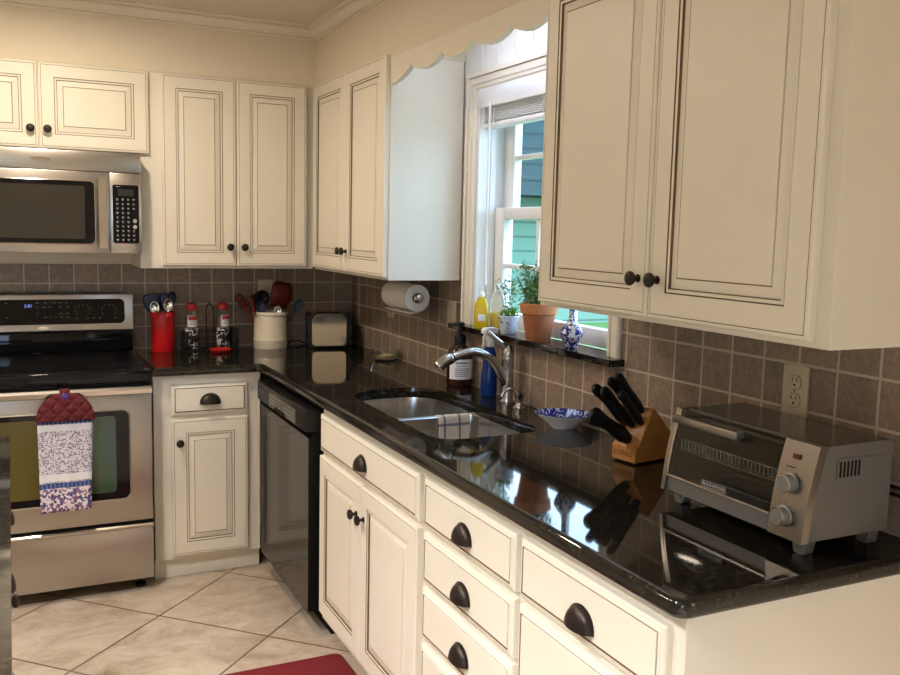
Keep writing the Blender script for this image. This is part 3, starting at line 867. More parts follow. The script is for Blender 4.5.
lp = [(-.010, .455), (-.009, .470), (-.001, .4775), (.012, .4780), (.024, .474), (.0265, .455), (.0265, .43), (.0255, .40)]
rows = [mb.ring([(x+.001, y, z) for x in (-.018, -.009, 0, .009, .018)]) for y, z in lp]
mb.skin(rows, 0, False); o = mb.build('hanging_strap', QUILT, tw); md = o.modifiers.new('t', 'SOLIDIFY'); md.thickness = .0025; md.offset = 0
MB().lathe([(.013, 0), (.013, .003), (.009, .0055), (0, .006)], 18, (.001, -.0135, .452), axis='-y').build('button', pm('purple_button', (.075, .03, .22), .35), tw)

# ------------------------------------------------------------------ microwave
mw = thing('microwave', 'stainless over-the-range microwave under the short cabinet', 'microwave', (RX+.001, 0, 1.373))
MB().box(-.380, .380, -.372, -.010, .004, .4145, .003).build('body', BLACKP, mw)
mb = MB(); mb.box(-.381, .381, -.406, -.3725, .335, .4145, .003); vp = mb.build('vent_panel', STEEL, mw)
badge(vp, -.0, -.4065, .375, .036, .011)
mb = MB(); mb.box(-.381, .254, -.411, -.3725, .001, .3325, .003); md_ = mb.build('door', STEEL, mw)
mb = MB(); mb.prism(rrect(-.352, .197, .040, .292, .016, 5), -.4135, -.4112, 'xz'); mwn = mb.build('door_window', BLACKG, md_)
mb = MB(); mb.prism(rrect(-.322, .160, .060, .274, .006, 4), -.4142, -.4136, 'xz'); mb.build('mesh_glass', pm('smoky_window_glass', (.030, .028, .024), .07), mwn)
mb = MB(); pl = rrect(-.354, .1995, .038, .294, .018, 5); mb.tube([(x, -.4118, z) for x, z in pl]+[(pl[0][0], -.4118, pl[0][1])], .0026, 8); mb.build('window_trim', CHROME, md_)
mb = MB(); mb.prism(rrect(.2105, .2430, .022, .312, .010, 5), -.446, -.430, 'xz'); mb.box(.216, .238, -.431, -.4112, .040, .062, .003); mb.box(.216, .238, -.431, -.4112, .272, .294, .003)
mh = mb.build('door_handle', STEELV, md_); mh.modifiers.new('b', 'BEVEL').width = .006
mb = MB(); mb.box(.2555, .381, -.409, -.3725, .001, .3325, .003); cp = mb.build('control_side', STEEL, mw)
mb = MB(); mb.prism(rrect(.268, .370, .045, .283, .007, 5), -.4118, -.4092, 'xz'); kp = mb.build('keypad', BLACKG, cp)
mb = MB(); pl = rrect(.2665, .3725, .0435, .2845, .009, 5); mb.tube([(x, -.4098, z) for x, z in pl]+[(pl[0][0], -.4098, pl[0][1])], .0018, 8); mb.build('keypad_trim', CHROME, cp)
mb = MB(); mb.box(.288, .350, -.4124, -.4118, .238, .266); mb.build('display', pm('dark_lcd', (.02, .025, .03), .2), kp)
mb = MB()
def kdash(x, z, w=.0045, h=.0016): mb.f(mb.ring([(x-w, -.4123, z-h), (x+w, -.4123, z-h), (x+w, -.4123, z+h), (x-w, -.4123, z+h)]))
for r_ in range(10):
    z = .226-.0185*r_
    for c_ in range(4):
        if c_ == 3 and r_ in (3, 4, 5, 6): continue
        kdash(.285+.0215*c_, z, .0038+.001*((r_+c_) % 2)); kdash(.285+.0215*c_, z-.005, .0026, .0011)
kdash(.290, .2765, .009, .0012)
for z in (.143, .118):
    mb.f(mb.ring([(.354+.0085*cos(2*pi*k/14), -.4123, z-.006+.0085*sin(2*pi*k/14)) for k in range(14)]))
mb.build('key_markings', GREYLCD, kp, 0)
MB().box(-.36, .36, -.33, -.03, 0, .0038).build('grease_filter', BLACKM, mw)

# ------------------------------------------------------------------ dishwasher (right run: local x = -world y)
dw = thing('dishwasher', 'glossy black built-in dishwasher next to the corner', 'dishwasher', (0, -.655, 0), R90)
DWW = .700
MB().box(.004, DWW-.042, -.598, -.02, .102, .872, .002).build('tub', BLACKP, dw)
MB().box(.006, DWW-.004, -.560, -.05, .0, .1015).build('toe_panel', BLACKM, dw)
mb = MB(); mb.box(.012, DWW-.006, -.6480, -.5985, .098, .752, .003); dd = mb.build('door', BLACKM, dw)
mb = MB(); mb.box(.014, DWW-.008, -.6500, -.6482, .100, .750, .0006, 0, 1); mb.build('front_panel', DWPANEL, dd)
mb = MB(); mb.box(.006, DWW-.002, -.664, -.5985, .774, .852, .005); dcp = mb.build('control_panel', pm('dishwasher_satin_black', (.010, .010, .010), .3, Specular_IOR_Level=.22), dw)
mb = MB(); mb.box(.012, DWW-.006, -.635, -.5985, .7522, .7738); mb.build('pocket_gap', BLACKM, dw)
mb = MB(); mb.prism(rrect(.205, .575, .778, .836, .006, 4), -.6652, -.6641, 'xz'); ip = mb.build('button_panel', pm('charcoal_gloss', (.045, .044, .042), .18), dcp)
mb = MB(); mb.prism([(.270, .7745), (.450, .7745), (.425, .790), (.295, .790)], -.6664, -.6653, 'xz'); mb.build('grip_recess', BLACKM, dcp)
mb = MB()
for x in (.235, .275, .315, .355, .43, .465, .50, .535):
    for z in (.827, .812, .797):
        if rnd.random() < .75: mb.f(mb.ring([(x-.010, -.6656, z-.0016), (x+.010*rnd.random(), -.6656, z-.0016), (x+.008, -.6656, z+.0016), (x-.010, -.6656, z+.0016)]))
mb.build('panel_markings', GREYLCD, ip, 0)
mb = MB(); mb.prism(rrect(.045, .125, .812, .828, .004, 3), -.6652, -.6641, 'xz'); mb.build('badge', pm('badge_grey', (.10, .10, .10), .3, .6), dcp)

# ------------------------------------------------------------------ left run (edge just enters the frame)
IX = -1.607
il = thing('island_cabinet', 'cream cabinet run with dark pulls at the left edge of the photo', 'cabinet', (-1.6340, -1.745, 0), pi/2)
# local: x = world +y ... front faces +x  (local -y -> world +x)
WI = 2.3
MB().box(-WI, 0, .0, .60, .083, .8775, .0012).build('body', CREAM, il)
MB().box(-WI, 0, .06, .58, 0, .0828).build('toe_kick', CREAM, il)
for k in range(5):
    a, b = -.455*(k+1)+.008, -.455*k-.012
    mb = MB(); mb.rectrings(a, b, .7145, .847, DRAWP, -.0206+.014); o = mb.build('drawer', [CREAM, GLAZE], il, 0); cup(o, (a+b)/2, -.0066, .752)
    mb = MB(); mb.rectrings(a, b, .1165, .6975, door_prof(.058), -.0206+.014); o = mb.build('door', [CREAM, GLAZE], il, 0); knob(o, a+.03, -.0066, .62)
mb = MB(); pl = rrect(-2.26, IX, -4.08, -1.715, .012)
mb.prism(pl, .8785, .914, 'xy'); o = mb.build('island_countertop', GRANITE, smooth=30, flatz=True); o.modifiers.new('b', 'BEVEL').width = .003
tag(o, 'dark granite countertop along the left edge of the photo', 'countertop')

# ------------------------------------------------------------------ things on the back counter
Z0 = CT+.0004
rc = thing('utensil_canister', 'red ceramic canister of blue-handled tools beside the range', 'canister', (-.966, -.100, Z0))
MB().lathe([(0, .006), (.040, .006), (.047, .004), (.049, 0), (.052, .006), (.052, .158), (.0555, .162), (.0555, .180), (.053, .184), (.049, .183), (.048, .176), (.048, .012), (0, .012)], 32).build('body', REDC, rc)
def spatula(name, loc, lean, az, hl, hw, hh, mat, label, cat, grp, handle=CHROME, curve=0, taper=.55):
    t = thing(name, label, cat, loc, az, grp)
    dx = sin(lean); dz = cos(lean)
    P = lambda s, w, d: (dx*s+dz*w, -d, dz*s-dx*w)
    mb = MB(); mb.tube([P(s, 0, 0) for s in (0, hl*.5, hl)], .0045, 8); mb.build('handle', handle, t)
    mb = MB(); rows = []
    for i in range(11):
        s = hl-.008+hh*i/10; w = hw*(taper+(1-taper)*min(1, i/4))*(1 if i < 8 else (.97, .88, .66)[i-8])
        d = curve*sin(pi*i/10)
        rows.append(mb.ring([P(s, -w, d), P(s, -w*.5, d+.001), P(s, 0, d+.0015), P(s, w*.5, d+.001), P(s, w, d)]))
    mb.skin(rows, 0, False); o = mb.build('blade', mat, t); md = o.modifiers.new('t', 'SOLIDIFY'); md.thickness = .0035
    return t
def spoon(name, loc, lean, az, hl, r, mat, label, cat, grp, hr=.0045, sy=.72, deep=.35, hmat=None):
    t = thing(name, label, cat, loc, az, grp)
    dx = sin(lean); dz = cos(lean)
    P = lambda s, w, d: (dx*s+dz*w, -d, dz*s-dx*w)
    mb = MB(); mb.tube([P(s, 0, 0) for s in (0, hl*.5, hl)], hr, 8); mb.build('handle', hmat or mat, t)
    mb = MB(); rows = []
    for i in range(9):
        a = pi*i/8; w = r*sy*sin(a)+.0006; s = hl-.006+r-r*cos(a)
        rows.append(mb.ring([P(s, w*u, -deep*r*(1-u*u)*sin(a)) for u in [k/4-1 for k in range(9)]]))
    mb.skin(rows, 0, False); o = mb.build('bowl', mat, t); md = o.modifiers.new('t', 'SOLIDIFY'); md.thickness = .003
    return t
g1 = 'kitchen tools in the red canister'
cz = Z0+.014
spatula('spatula', (-.976, -.088, cz), radians(-9), 0, .178, .040, .085, NAVY, 'wide dark blue turner leaning left in the red canister', 'spatula', g1)
spatula('spatula', (-.960, -.080, cz), radians(4), 0, .180, .034, .080, NAVY, 'second dark blue turner standing upright in the red canister', 'spatula', g1)
spoon('spoon', (-.980, -.118, cz), radians(-7), -.2, .172, .026, CHROME, 'shiny steel spoon at left front of the red canister', 'spoon', g1)
spoon('spoon', (-.955, -.116, cz), radians(4), .2, .180, .028, CHROME, 'shiny steel spoon at right front of the red canister', 'spoon', g1)
spoon('serving_spoon', (-.950, -.092, cz), radians(8), .3, .215, .026, BLACKP, 'black nylon spoon at the back right of the red canister', 'spoon', g1)
# spice bottles in a wire caddy
cd = thing('spice_caddy', 'black wire caddy holding two red-capped bottles', 'caddy', (-.752, -.098, Z0))
mb = MB()
def loop(w, d, z, r=.0022): 
    pl = rrect(-w, w, -d, d, .012, 4); mb.tube([(x, y, z) for x, y in pl]+[(pl[0][0], pl[0][1], z)], r, 6)
MB().box(-.126, .132, -.042, .042, 0, .006, .002).build('base', BLACKP, cd)
for z in (.022, .055, .090): loop(.124, .040, z)
for x in (-.124, -.06, 0, .06, .124):
    for y in (-.04, .04): mb.tube([(x, y, .004), (x, y, .090)], .0018, 6)
mb.build('wire_basket', BLACKP, cd)
MB().box(.102, .130, -.038, .038, .0062, .100, .003).build('end_panel', BLACKP, cd)
MB().box(-.124, -.104, -.038, .038, .0062, .085, .003).build('end_panel', BLACKP, cd)
mb = MB(); mb.tube(catmull([(-.016, 0, .0062), (-.016, 0, .16), (-.015, 0, .195), (-.008, 0, .212), (0, 0, .217), (.008, 0, .212), (.015, 0, .195), (.016, 0, .16), (.016, 0, .0062)], 5), .0028, 8); mb.build('carry_handle', BLACKP, cd)
def shaker(x, label, fill, lab):
    t = thing('spice_bottle', label, 'spice bottle', (x, -.098, Z0+.0064), 0, 'red-capped spice bottles')
    MB().lathe([(.029, 0), (.031, .003), (.031, .096), (.0305, .098)], 24).build('printed_sleeve', SWIRL, t)
    MB().lathe([(0, .0985), (.0285, .0985), (.0285, .168), (.026, .178), (.022, .183), (0, .183)], 24).build('jar', CLEARP, t)
    MB().lathe([(0, .099), (.0262, .099), (.0262, .150), (0, .150)], 20).build('contents', fill, t)
    MB().lathe([(.0235, .1835), (.0245, .186), (.0245, .205), (.022, .212), (.012, .217), (0, .218)], 24).build('cap', REDP, t)
    mb = MB(); ps = [radians(-90+lab+k*9) for k in range(-6, 7)]
    mb.skin([mb.ring([(.0289*cos(a), .0289*sin(a), z) for a in ps]) for z in (.106, .160)], 0, False); o = mb.build('paper_label', LABELW, t)
    mb = MB(); ps = [radians(-90+lab+k*7) for k in range(-6, 7)]
    mb.skin([mb.ring([(.0292*cos(a), .0292*sin(a), z) for a in ps]) for z in (.138, .156)], 0, False)
    mb.build('label_band', LABELR, o)
    mb = MB(); ps = [radians(-90+lab+k*5) for k in range(-6, 7)]
    for zz in (.116, .123, .130): mb.skin([mb.ring([(.0292*cos(a), .0292*sin(a), z) for a in ps]) for z in (zz, zz+.003)], 0, False)
    mb.build('label_print', GREYLCD, o)
shaker(-.836, 'red-capped spice bottle left of the caddy handle', SPICE, 5)
shaker(-.690, 'red-capped spice bottle right of the caddy handle', SPICER, 25)
mb = MB(); mb.lathe([(0, .001), (.040, 0), (.047, .006), (.052, .013), (.050, .0145), (.044, .008), (0, .004)], 24)
sr = thing('spoon_rest', 'small red spoon rest lying in front of the caddy', 'spoon rest', (-.722, -.190, Z0))
mb.build('dish', REDP, sr)
# crock with tools
ck_ = thing('utensil_crock', 'cream stoneware crock full of cooking tools left of the toaster', 'crock', (-.462, -.105, Z0))
MB().lathe([(0, .006), (.070, .006), (.076, .003), (.079, 0), (.0815, .005), (.0815, .038), (.0830, .042), (.0815, .047), (.0800, .050), (.0800, .160), (.0840, .164), (.0845, .172), (.082, .178), (.076, .178), (.074, .170), (.074, .014), (0, .012)], 40).build('body', CROCK, ck_)
g2 = 'cooking tools in the cream crock'
cz = Z0+.016; cx, cy = -.462, -.105
spatula('spatula', (cx-.018, cy+.010, cz), radians(-30), 0, .215, .020, .075, DREDP, 'narrow red spatula leaning far left in the cream crock', 'spatula', g2, REDP, 0, .8)
spatula('spatula', (cx-.020, cy-.030, cz), radians(-21), -.1, .200, .015, .060, DREDP, 'second narrow red spatula left of the black spoons in the crock', 'spatula', g2, REDP, 0, .8)
spoon('serving_spoon', (cx-.020, cy-.012, cz), radians(-14), 0, .185, .036, BLACKP, 'black spoon leaning left in the cream crock', 'spoon', g2, sy=.85)
spoon('serving_spoon', (cx-.010, cy+.036, cz), radians(-5), 0, .195, .036, BLACKP, 'black spoon upright near the middle of the cream crock', 'spoon', g2, sy=.9)
spoon('serving_spoon', (cx-.028, cy-.045, cz), radians(-9), -.2, .168, .027, NAVY, 'dark blue spoon low at the left front of the cream crock', 'spoon', g2, sy=.85)
spatula('turner', (cx+.004, cy+.004, cz), radians(11), 0, .190, .052, .125, DREDP, 'large dark red turner tallest in the cream crock', 'spatula', g2, DREDP, .014, .7)
spoon('ladle', (cx+.024, cy-.006, cz), radians(31), 0, .190, .034, TEALP, 'grey-blue ladle leaning right in the cream crock', 'spoon', g2, sy=.6)
spoon('tongs', (cx+.010, cy-.052, cz), radians(4), -.2, .152, .022, CHROME, 'shiny steel tool at the front rim of the cream crock', 'spoon', g2)
# toaster
to = thing('toaster', 'chrome two-slice toaster with black ends in the corner', 'toaster', (-.185, -.150, Z0), radians(-13))
mb = MB(); mb.prism(rrect(-.083, .083, .014, .170, [.022, .022, .040, .040], 7), -.075, .075, 'xz'); o = mb.build('shell', CHROME, to, 40); md = o.modifiers.new('b', 'BEVEL'); md.width = .014; md.segments = 4
for a, b in ((-.104, -.0835), (.0835, .104)):
    mb = MB(); mb.prism(rrect(-.073, .073, .010, .172, [.012, .012, .040, .040], 6), a, b, 'yz'); e = mb.build('end_cap', BLACKP, to); e.modifiers.new('b', 'BEVEL').width = .006
MB().box(-.100, .100, -.072, .072, .004, .0135, .003).build('base', BLACKP, to)
for x in (-.08, .08):
    for y in (-.05, .05): MB().lathe([(.010, 0), (.010, .004)], 12, (x, y, 0)).build('foot', BLACKP, to)
mb = MB(); mb.box(-.065, .065, -.040, -.012, .1702, .1716); mb.box(-.065, .065, .012, .040, .1702, .1716); mb.build('slots', BLACKM, to)
mb = MB(); mb.box(.1042, .120, -.020, .020, .110, .124, .003); mb.build('lever', BLACKP, to)
mb = MB(); mb.lathe([(.016, 0), (.014, .012), (0, .0125)], 16, (.1042, 0, .05), axis='x'); mb.build('dial', CHROME, to)
mb = MB(); mb.tube(catmull([(-.36, -.045, Z0+.0045), (-.34, -.030, Z0+.016), (-.30, -.025, Z0+.018), (-.27, -.035, Z0+.008), (-.22, -.022, Z0+.0045)], 6), .0038, 8)
tag(mb.build('power_cord', BLACKP), 'black toaster cord lying behind crock and toaster', 'cord')

# paper towel on holder below the left cabinet
ph = thing('paper_towel_holder', 'under-cabinet holder rod with brass end knob for the paper towel', 'paper towel holder', (-.123, -.96, 1.308))
mb = MB(); mb.tube([(0, -.145, -.080), (0, .150, -.080)], .008, 10); mb.build('rod', BRONZE, ph)
mb = MB(); mb.box(-.012, .012, .1425, .1500, -.090, -.0006, .003); mb.build('bracket', BRONZE, ph)
MB().lathe([(.008, .138), (.019, .142), (.020, .150), (.014, .156), (0, .158)], 20, (0, 0, -.080), axis='-y').build('end_knob', NICKEL, ph)
mb = MB(); mb.box(-.10, .02, .128, .1423, -.0100, -.0006, .003); mb.build('mount_plate', BRONZE, ph)
pr = thing('paper_towel_roll', 'white paper towel roll hanging under the cabinet left of the window', 'paper towel', (-.123, -.96, 1.228))
mb = MB(); rr = .054
outp = [(rr, -.134), (rr, .122), (.021, .122), (.021, -.134), (rr, -.134)]
rings = [mb.ring([(r*cos(2*pi*k/40), y, r*sin(2*pi*k/40)) for k in range(40)]) for r, y in outp]
mb.skin(rings); o = mb.build('roll', PAPER, pr)
rings_ = MB(); rings_.skin([rings_.ring([(r*cos(2*pi*k/28), y, r*sin(2*pi*k/28)) for k in range(28)]) for r, y in ((.0207, -.1345), (.0207, .1345), (.0185, .1345), (.0185, -.1345), (.0207, -.1345))]); rings_.build('core', CARD, pr)
mb = MB(); pts = [(.054*sin(a)*1.01+.0, -.0545*cos(a)) for a in [radians(100-12*k) for k in range(9)]]+[(-.010, -.062), (-.030, -.061)]
pts = [(.0546*cos(a), .0546*sin(a)) for a in [radians(15-12*k) for k in range(9)]]+[(-.004, -.0575), (-.022, -.0600), (-.038, -.0590)]
rows = [mb.ring([(x, y, z-.0015*(1+sin(y*40))) for y in (-.133, -.07, 0, .07, .133)]) for x, z in pts]
mb.skin(rows, 0, False); o = mb.build('loose_sheet', PAPER, pr); md = o.modifiers.new('t', 'SOLIDIFY'); md.thickness = .001; md.offset = 1

# wall plates ---------------------------------------------------------------
def plate(name, label, cat, loc, rz, kind):
    t = thing(name, label, cat, loc, rz)
    mb = MB(); mb.box(-.0365, .0365, -.006, 0, -.0585, .0585, .0022); mb.build('cover_plate', IVORY, t)
    if kind == 'outlet':
        for dz in (-.0205, .0205):
            mb = MB(); pl = [(.0172*cos(2*pi*k/24), max(-.0145, min(.0145, .0172*sin(2*pi*k/24)))+dz) for k in range(24)]
            mb.prism(pl, -.0078, -.0061, 'xz'); o = mb.build('socket', IVORY, t)
            mb = MB(); pl = [(a*1.07, dz+(b-dz)*1.07) for a, b in pl]; mb.tube([(a, -.0063, b) for a, b in pl]+[(pl[0][0], -.0063, pl[0][1])], .0007, 5); mb.build('socket_outline', IVDARK, o)
            mb = MB(); mb.box(-.0078, -.0056, -.0084, -.0079, dz+.001, dz+.010); mb.box(.0052, .0074, -.0084, -.0079, dz+.002, dz+.009); mb.lathe([(.0028, .0079), (.0028, .0084)], 12, (0, 0, dz-.0065), axis='-y'); mb.build('slots', BLACKM, o)
    else:
        mb = MB(); mb.box(-.006, .006, -.0075, -.0061, -.013, .013, .001); mb.prism([(-.0075, -.004), (-.0190, .004), (-.0185, .008), (-.0075, .006)], -.004, .004, 'yz'); mb.build('toggle', IVORY, t)
    mb = MB()
    for dz in ((0,) if kind == 'outlet' else (-.03, .03)): mb.lathe([(.003, .0061), (.0028, .0072), (0, .0075)], 10, (0, 0, dz), axis='-y')
    mb.build('screw', IVDARK, t)
plate('wall_outlet', 'ivory outlet with two sockets on tiles above the toaster oven', 'outlet', (-.0085, -2.952, 1.161), R90, 'outlet')
plate('wall_outlet', 'ivory wall plate on tiles below the paper towel roll', 'outlet', (-.0085, -.545, 1.155), R90, 'outlet')
plate('light_switch', 'ivory toggle switch on tiles left of the window casing', 'light switch', (-.0085, -1.186, 1.163), R90, 'switch')
plate('wall_outlet', 'ivory wall plate on back tiles behind the crock tools', 'outlet', (-.463, -.0085, 1.182), 0, 'outlet')

# glass dish with sponge by the wall
gd = thing('glass_dish', 'small clear glass dish with scrubber by the right wall tiles', 'dish', (-.082, -.655, Z0))
MB().lathe([(0, .002), (.040, 0), (.046, .004), (.058, .030), (.064, .050), (.0625, .050), (.056, .030), (.044, .007), (0, .006)], 28).build('bowl', CLEARG, gd)
mb = MB(); mb.box(-.030, .030, -.022, .022, .0085, .026, .007); o = mb.build('sponge', SPONGE)
tag(o, 'yellow scrubber lying in the small glass dish', 'sponge', None, (-.082, -.668, Z0), .5)

# soap pump bottle ----------------------------------------------------------
sp_ = thing('soap_bottle', 'dark amber soap bottle with black pump and white label', 'soap bottle', (-.062, -1.368, Z0))
MB().lathe([(0, 0), (.046, 0), (.049, .004), (.0495, .012), (.0495, .112), (.0475, .128), (.040, .143), (.026, .153), (.0205, .158), (.0205, .166), (0, .166)], 32).build('body', AMBER, sp_)
mb = MB(); ps = [radians(-165+k*10) for k in range(0, 21)]
mb.skin([mb.ring([(.0499*cos(a), .0499*sin(a), z) for a in ps]) for z in (.030, .106)], 0, False); lb = mb.build('paper_label', LABELW, sp_)
mb = MB()
for zz, a0, a1 in ((.090, -135, -75), (.080, -130, -85), (.070, -138, -70), (.063, -138, -76), (.056, -138, -72), (.049, -138, -80), (.042, -138, -74)):
    mb.skin([mb.ring([(.0502*cos(radians(a0+(a1-a0)*k/8)), .0502*sin(radians(a0+(a1-a0)*k/8)), z) for k in range(9)]) for z in (zz, zz+(.005 if zz > .085 else .0022))], 0, False)
mb.build('label_print', LABELB, lb)
mb = MB(); mb.lathe([(.0225, .160), (.023, .164), (.023, .188), (.019, .195), (.009, .199), (.0075, .203), (.0075, .226), (.016, .231), (.0165, .239), (.012, .243), (0, .244)], 24)
mb.tube(catmull([(0, 0, .235), (-.020, -.004, .237), (-.038, -.008, .234), (-.046, -.010, .225)], 5), [.0095, .0085, .008, .0075, .007, .0068, .0066, .0064, .0062, .006, .0058, .0056, .0055, .0054, .0053, .0052], 10)
mb.build('pump', BLACKP, sp_)
# spray bottle
sb = thing('spray_bottle', 'blue spray bottle with white trigger head beside the faucet', 'spray bottle', (-.060, -1.600, Z0))
MB().lathe([(0, 0), (.026, 0), (.030, .004), (.0305, .020), (.0295, .070), (.0245, .100), (.0235, .118), (.0250, .138), (.0225, .160), (.0150, .178), (.0125, .186), (0, .186)], 28).build('body', BLUEB, sb)
mb = MB(); mb.lathe([(.0150, .178), (.0158, .180), (.0158, .196), (.013, .199)], 20)
mb.prism([(-.030, .226), (-.030, .240), (-.020, .247), (.018, .247), (.027, .240), (.020, .222), (.013, .199), (-.013, .199), (-.012, .218), (-.022, .224)], -.0145, .0145, 'xz')
h = mb.build('spray_head', WHITEP, sb); h.modifiers.new('b', 'BEVEL').width = .003
mb = MB(); mb.tube(catmull([(-.020, 0, .224), (-.026, 0, .208), (-.024, 0, .192), (-.028, 0, .178)], 5), .0042, 8); mb.build('trigger', WHITEP, sb)
# oval blue and white bowl
bw = thing('serving_bowl', 'blue and white oval bowl on the counter left of the knife block', 'bowl', (-.092, -2.140, Z0), radians(-35))
mb = MB(); prof = [(0, .001), (.030, 0), (.033, .004), (.036, .008), (.052, .024), (.071, .043), (.0705, .0455), (.066, .043), (.047, .024), (.028, .010), (0, .008)]
rings = []
for i, (r, h) in enumerate(prof):
    if r == 0: rings.append([mb.v(0, 0, h)]); continue
    rings.append(mb.ring([(r*1.22*cos(2*pi*k/48)*(1+.018*cos(8*2*pi*k/48)*(r > .06)), r*.98*sin(2*pi*k/48)*(1+.018*cos(8*2*pi*k/48)*(r > .06)), h) for k in range(48)]))
for i in range(len(rings)-1): mb.skin(rings[i:i+2], 0 if i < 5 else 1)
mb.build('body', [CERAM, BWBOWL], bw, 50)

# knife block ---------------------------------------------------------------
kb = thing('knife_block', 'honey oak knife block with a branded front next to the toaster oven', 'knife block', (-.170, -2.595, Z0), radians(10.4))
KW = .083
mb = MB(); mb.prism([(0, .004), (0, .044), (.010, .050), (.062, .146), (.140, .068), (.140, .004)], 0, KW, 'xz')
o = mb.build('block', OAK, kb); o.modifiers.new('b', 'BEVEL').width = .0022
mb = MB()
for x, y in ((.012, .012), (.128, .012), (.012, KW-.012), (.128, KW-.012)): mb.lathe([(.006, 0), (.006, .0042)], 12, (x, y, 0))
mb.build('foot', BLACKP, kb)
text('CUTCO', .0185, (-.0006, KW/2, .024), (pi/2, 0, -pi/2), pm('burnt_brand', (.10, .035, .010), .6), kb, 'brand_lettering', .0004)
def knife(y, u, z, ang, ln, w, label):
    # handle leaves the slanted slot face, leaning over the front
    a = radians(ang); d = Vector((-cos(a), 0, sin(a)))
    M = Matrix.Translation(kb.location) @ Matrix.Rotation(radians(10.4), 4, 'Z')
    p = M @ Vector((u, y, z))
    t = thing('kitchen_knife', label, 'knife', p, radians(10.4), 'knives in the oak block')
    nrm = Vector((sin(a), 0, cos(a)))
    mb = MB(); rows = []
    for s, hw, th in ((0, .62, .0085), (.06, .78, .0090), (.20, 1.0, .0095), (.40, .88, .0098), (.58, .78, .0098), (.75, .95, .0098), (.88, 1.12, .0095), (.96, 1.0, .0085), (1.0, .62, .006)):
        c = d*(ln*s)-nrm*(w*.35*max(0, (s-.7))/.3*.6); hh = w*hw
        rows.append(mb.ring([c+nrm*(hh*cos(2*pi*k/12))+Vector((0, th*sin(2*pi*k/12), 0)) for k in range(12)]))
    mb.skin(rows, 0, True, True, True); h = mb.build('handle', BLACKP, t, 60)
    mb = MB()
    for s in (.25, .5, .72):
        for sy in (-1, 1): mb.lathe([(.0026, 0), (.0022, .0006)], 8, tuple(d*(ln*s)+Vector((0, sy*.0096, 0))-Vector((0, 0, 0))), axis='y' if sy > 0 else '-y')
    mb.build('rivet', pm('rivet_dark', (.05, .05, .05), .4, .6) if 'rivet_dark' not in MATS else MATS['rivet_dark'], h)
    mb = MB(); b0 = d*(-.001); mb.tube([tuple(d*.012), tuple(d*-.030)], [.0036, .0022], 8, sy=2.2); mb.build('blade', CHROME, t)
knife(.070, .0334, .0932, 42.8, .165, .0140, 'black-handled knife farthest left of the upright ones in the block')
knife(.045, .0334, .0932, 43.4, .158, .0140, 'black-handled knife second from left in the lower row of the block')
knife(.062, .0506, .1249, 46.9, .132, .0135, 'black-handled knife in the upper row of the block, nearer the window')
knife(.034, .0542, .1316, 46.6, .144, .0135, 'black-handled knife in the upper row of the block, tallest tip')
knife(.020, .0386, .1028, 47.2, .122, .0130, 'black-handled knife in the lower row of the block, nearest the toaster oven')
knife(.038, .0152, .0596, 31.0, .168, .0215, 'broad black handle lying lowest over the front of the block')

# ------------------------------------------------------------------ toaster oven
tv = thing('toaster_oven', 'grey stainless toaster oven at the near end of the counter', 'toaster oven', (-.075, -2.86, Z0), R90)
# local: x 0..0.40 (towards camera), -y = out from the wall (0 .. .215)
TWD = .398
def fprof(z):   # front depth at height z above counter
    t_ = (z-.030)/(.208-.030)
    return -(.222-.018*t_-.026*max(0, t_-.25)**1.6)
mb = MB()
side = [(0, .030), (fprof(.03)+.012, .030)]+[(fprof(z)+.012, z) for z in (.06, .10, .14, .17, .195)]+[(fprof(.205)+.018, .2075), (-.010, .2075), (0, .200)]
# side walls / top / bottom / back as a hollow shell
mb.prism(side, 0, .006, 'yz'); mb.prism(side, TWD-.006, TWD, 'yz')
mb.box(.006, TWD-.006, fprof(.205)+.020, 0, .2005, .2072); mb.box(.006, TWD-.006, fprof(.03)+.016, 0, .030, .036); mb.box(.006, TWD-.006, -.006, 0, .036, .2005)
mb.box(.308, .312, -.18, -.006, .036, .2005)
o = mb.build('shell', PLASTG, tv, 30)
mb = MB(); mb.box(.0062, TWD-.0062, fprof(.205)+.020, -.004, .2073, .2085, .0005, 0, 1); mb.build('top_plate', pm('dark_glossy_top', (.155, .140, .125), .15, .85), tv)
# front surround strips following the curve
def curved(x0, x1, d0, d1, zs, mat, name, parent, nz=9):
    mb = MB(); rows = []
    z0, z1 = zs
    fr = [(fprof(z0+(z1-z0)*i/nz)+d0, z0+(z1-z0)*i/nz) for i in range(nz+1)]
    bk = [(fprof(z0+(z1-z0)*i/nz)+d1, z0+(z1-z0)*i/nz) for i in range(nz, -1, -1)]
    mb.prism(fr+bk, x0, x1, 'yz'); return mb.build(name, mat, parent)
e1 = curved(0, .010, -.006, .013, (.028, .2085), STEELT, 'end_trim', tv); e2 = curved(TWD-.018, TWD, -.006, .013, (.028, .2085), STEELT, 'end_trim', tv)
curved(.0102, TWD-.0182, .002, .013, (.028, .060), PLASTG, 'lower_rail', tv)
cpan = curved(.3122, TWD-.0182, -.003, .013, (.0605, .2080), STEELT, 'control_panel', tv)
curved(.3122, TWD-.0182, -.003, .0018, (.028, .0600), STEELT, 'control_panel_base', tv)
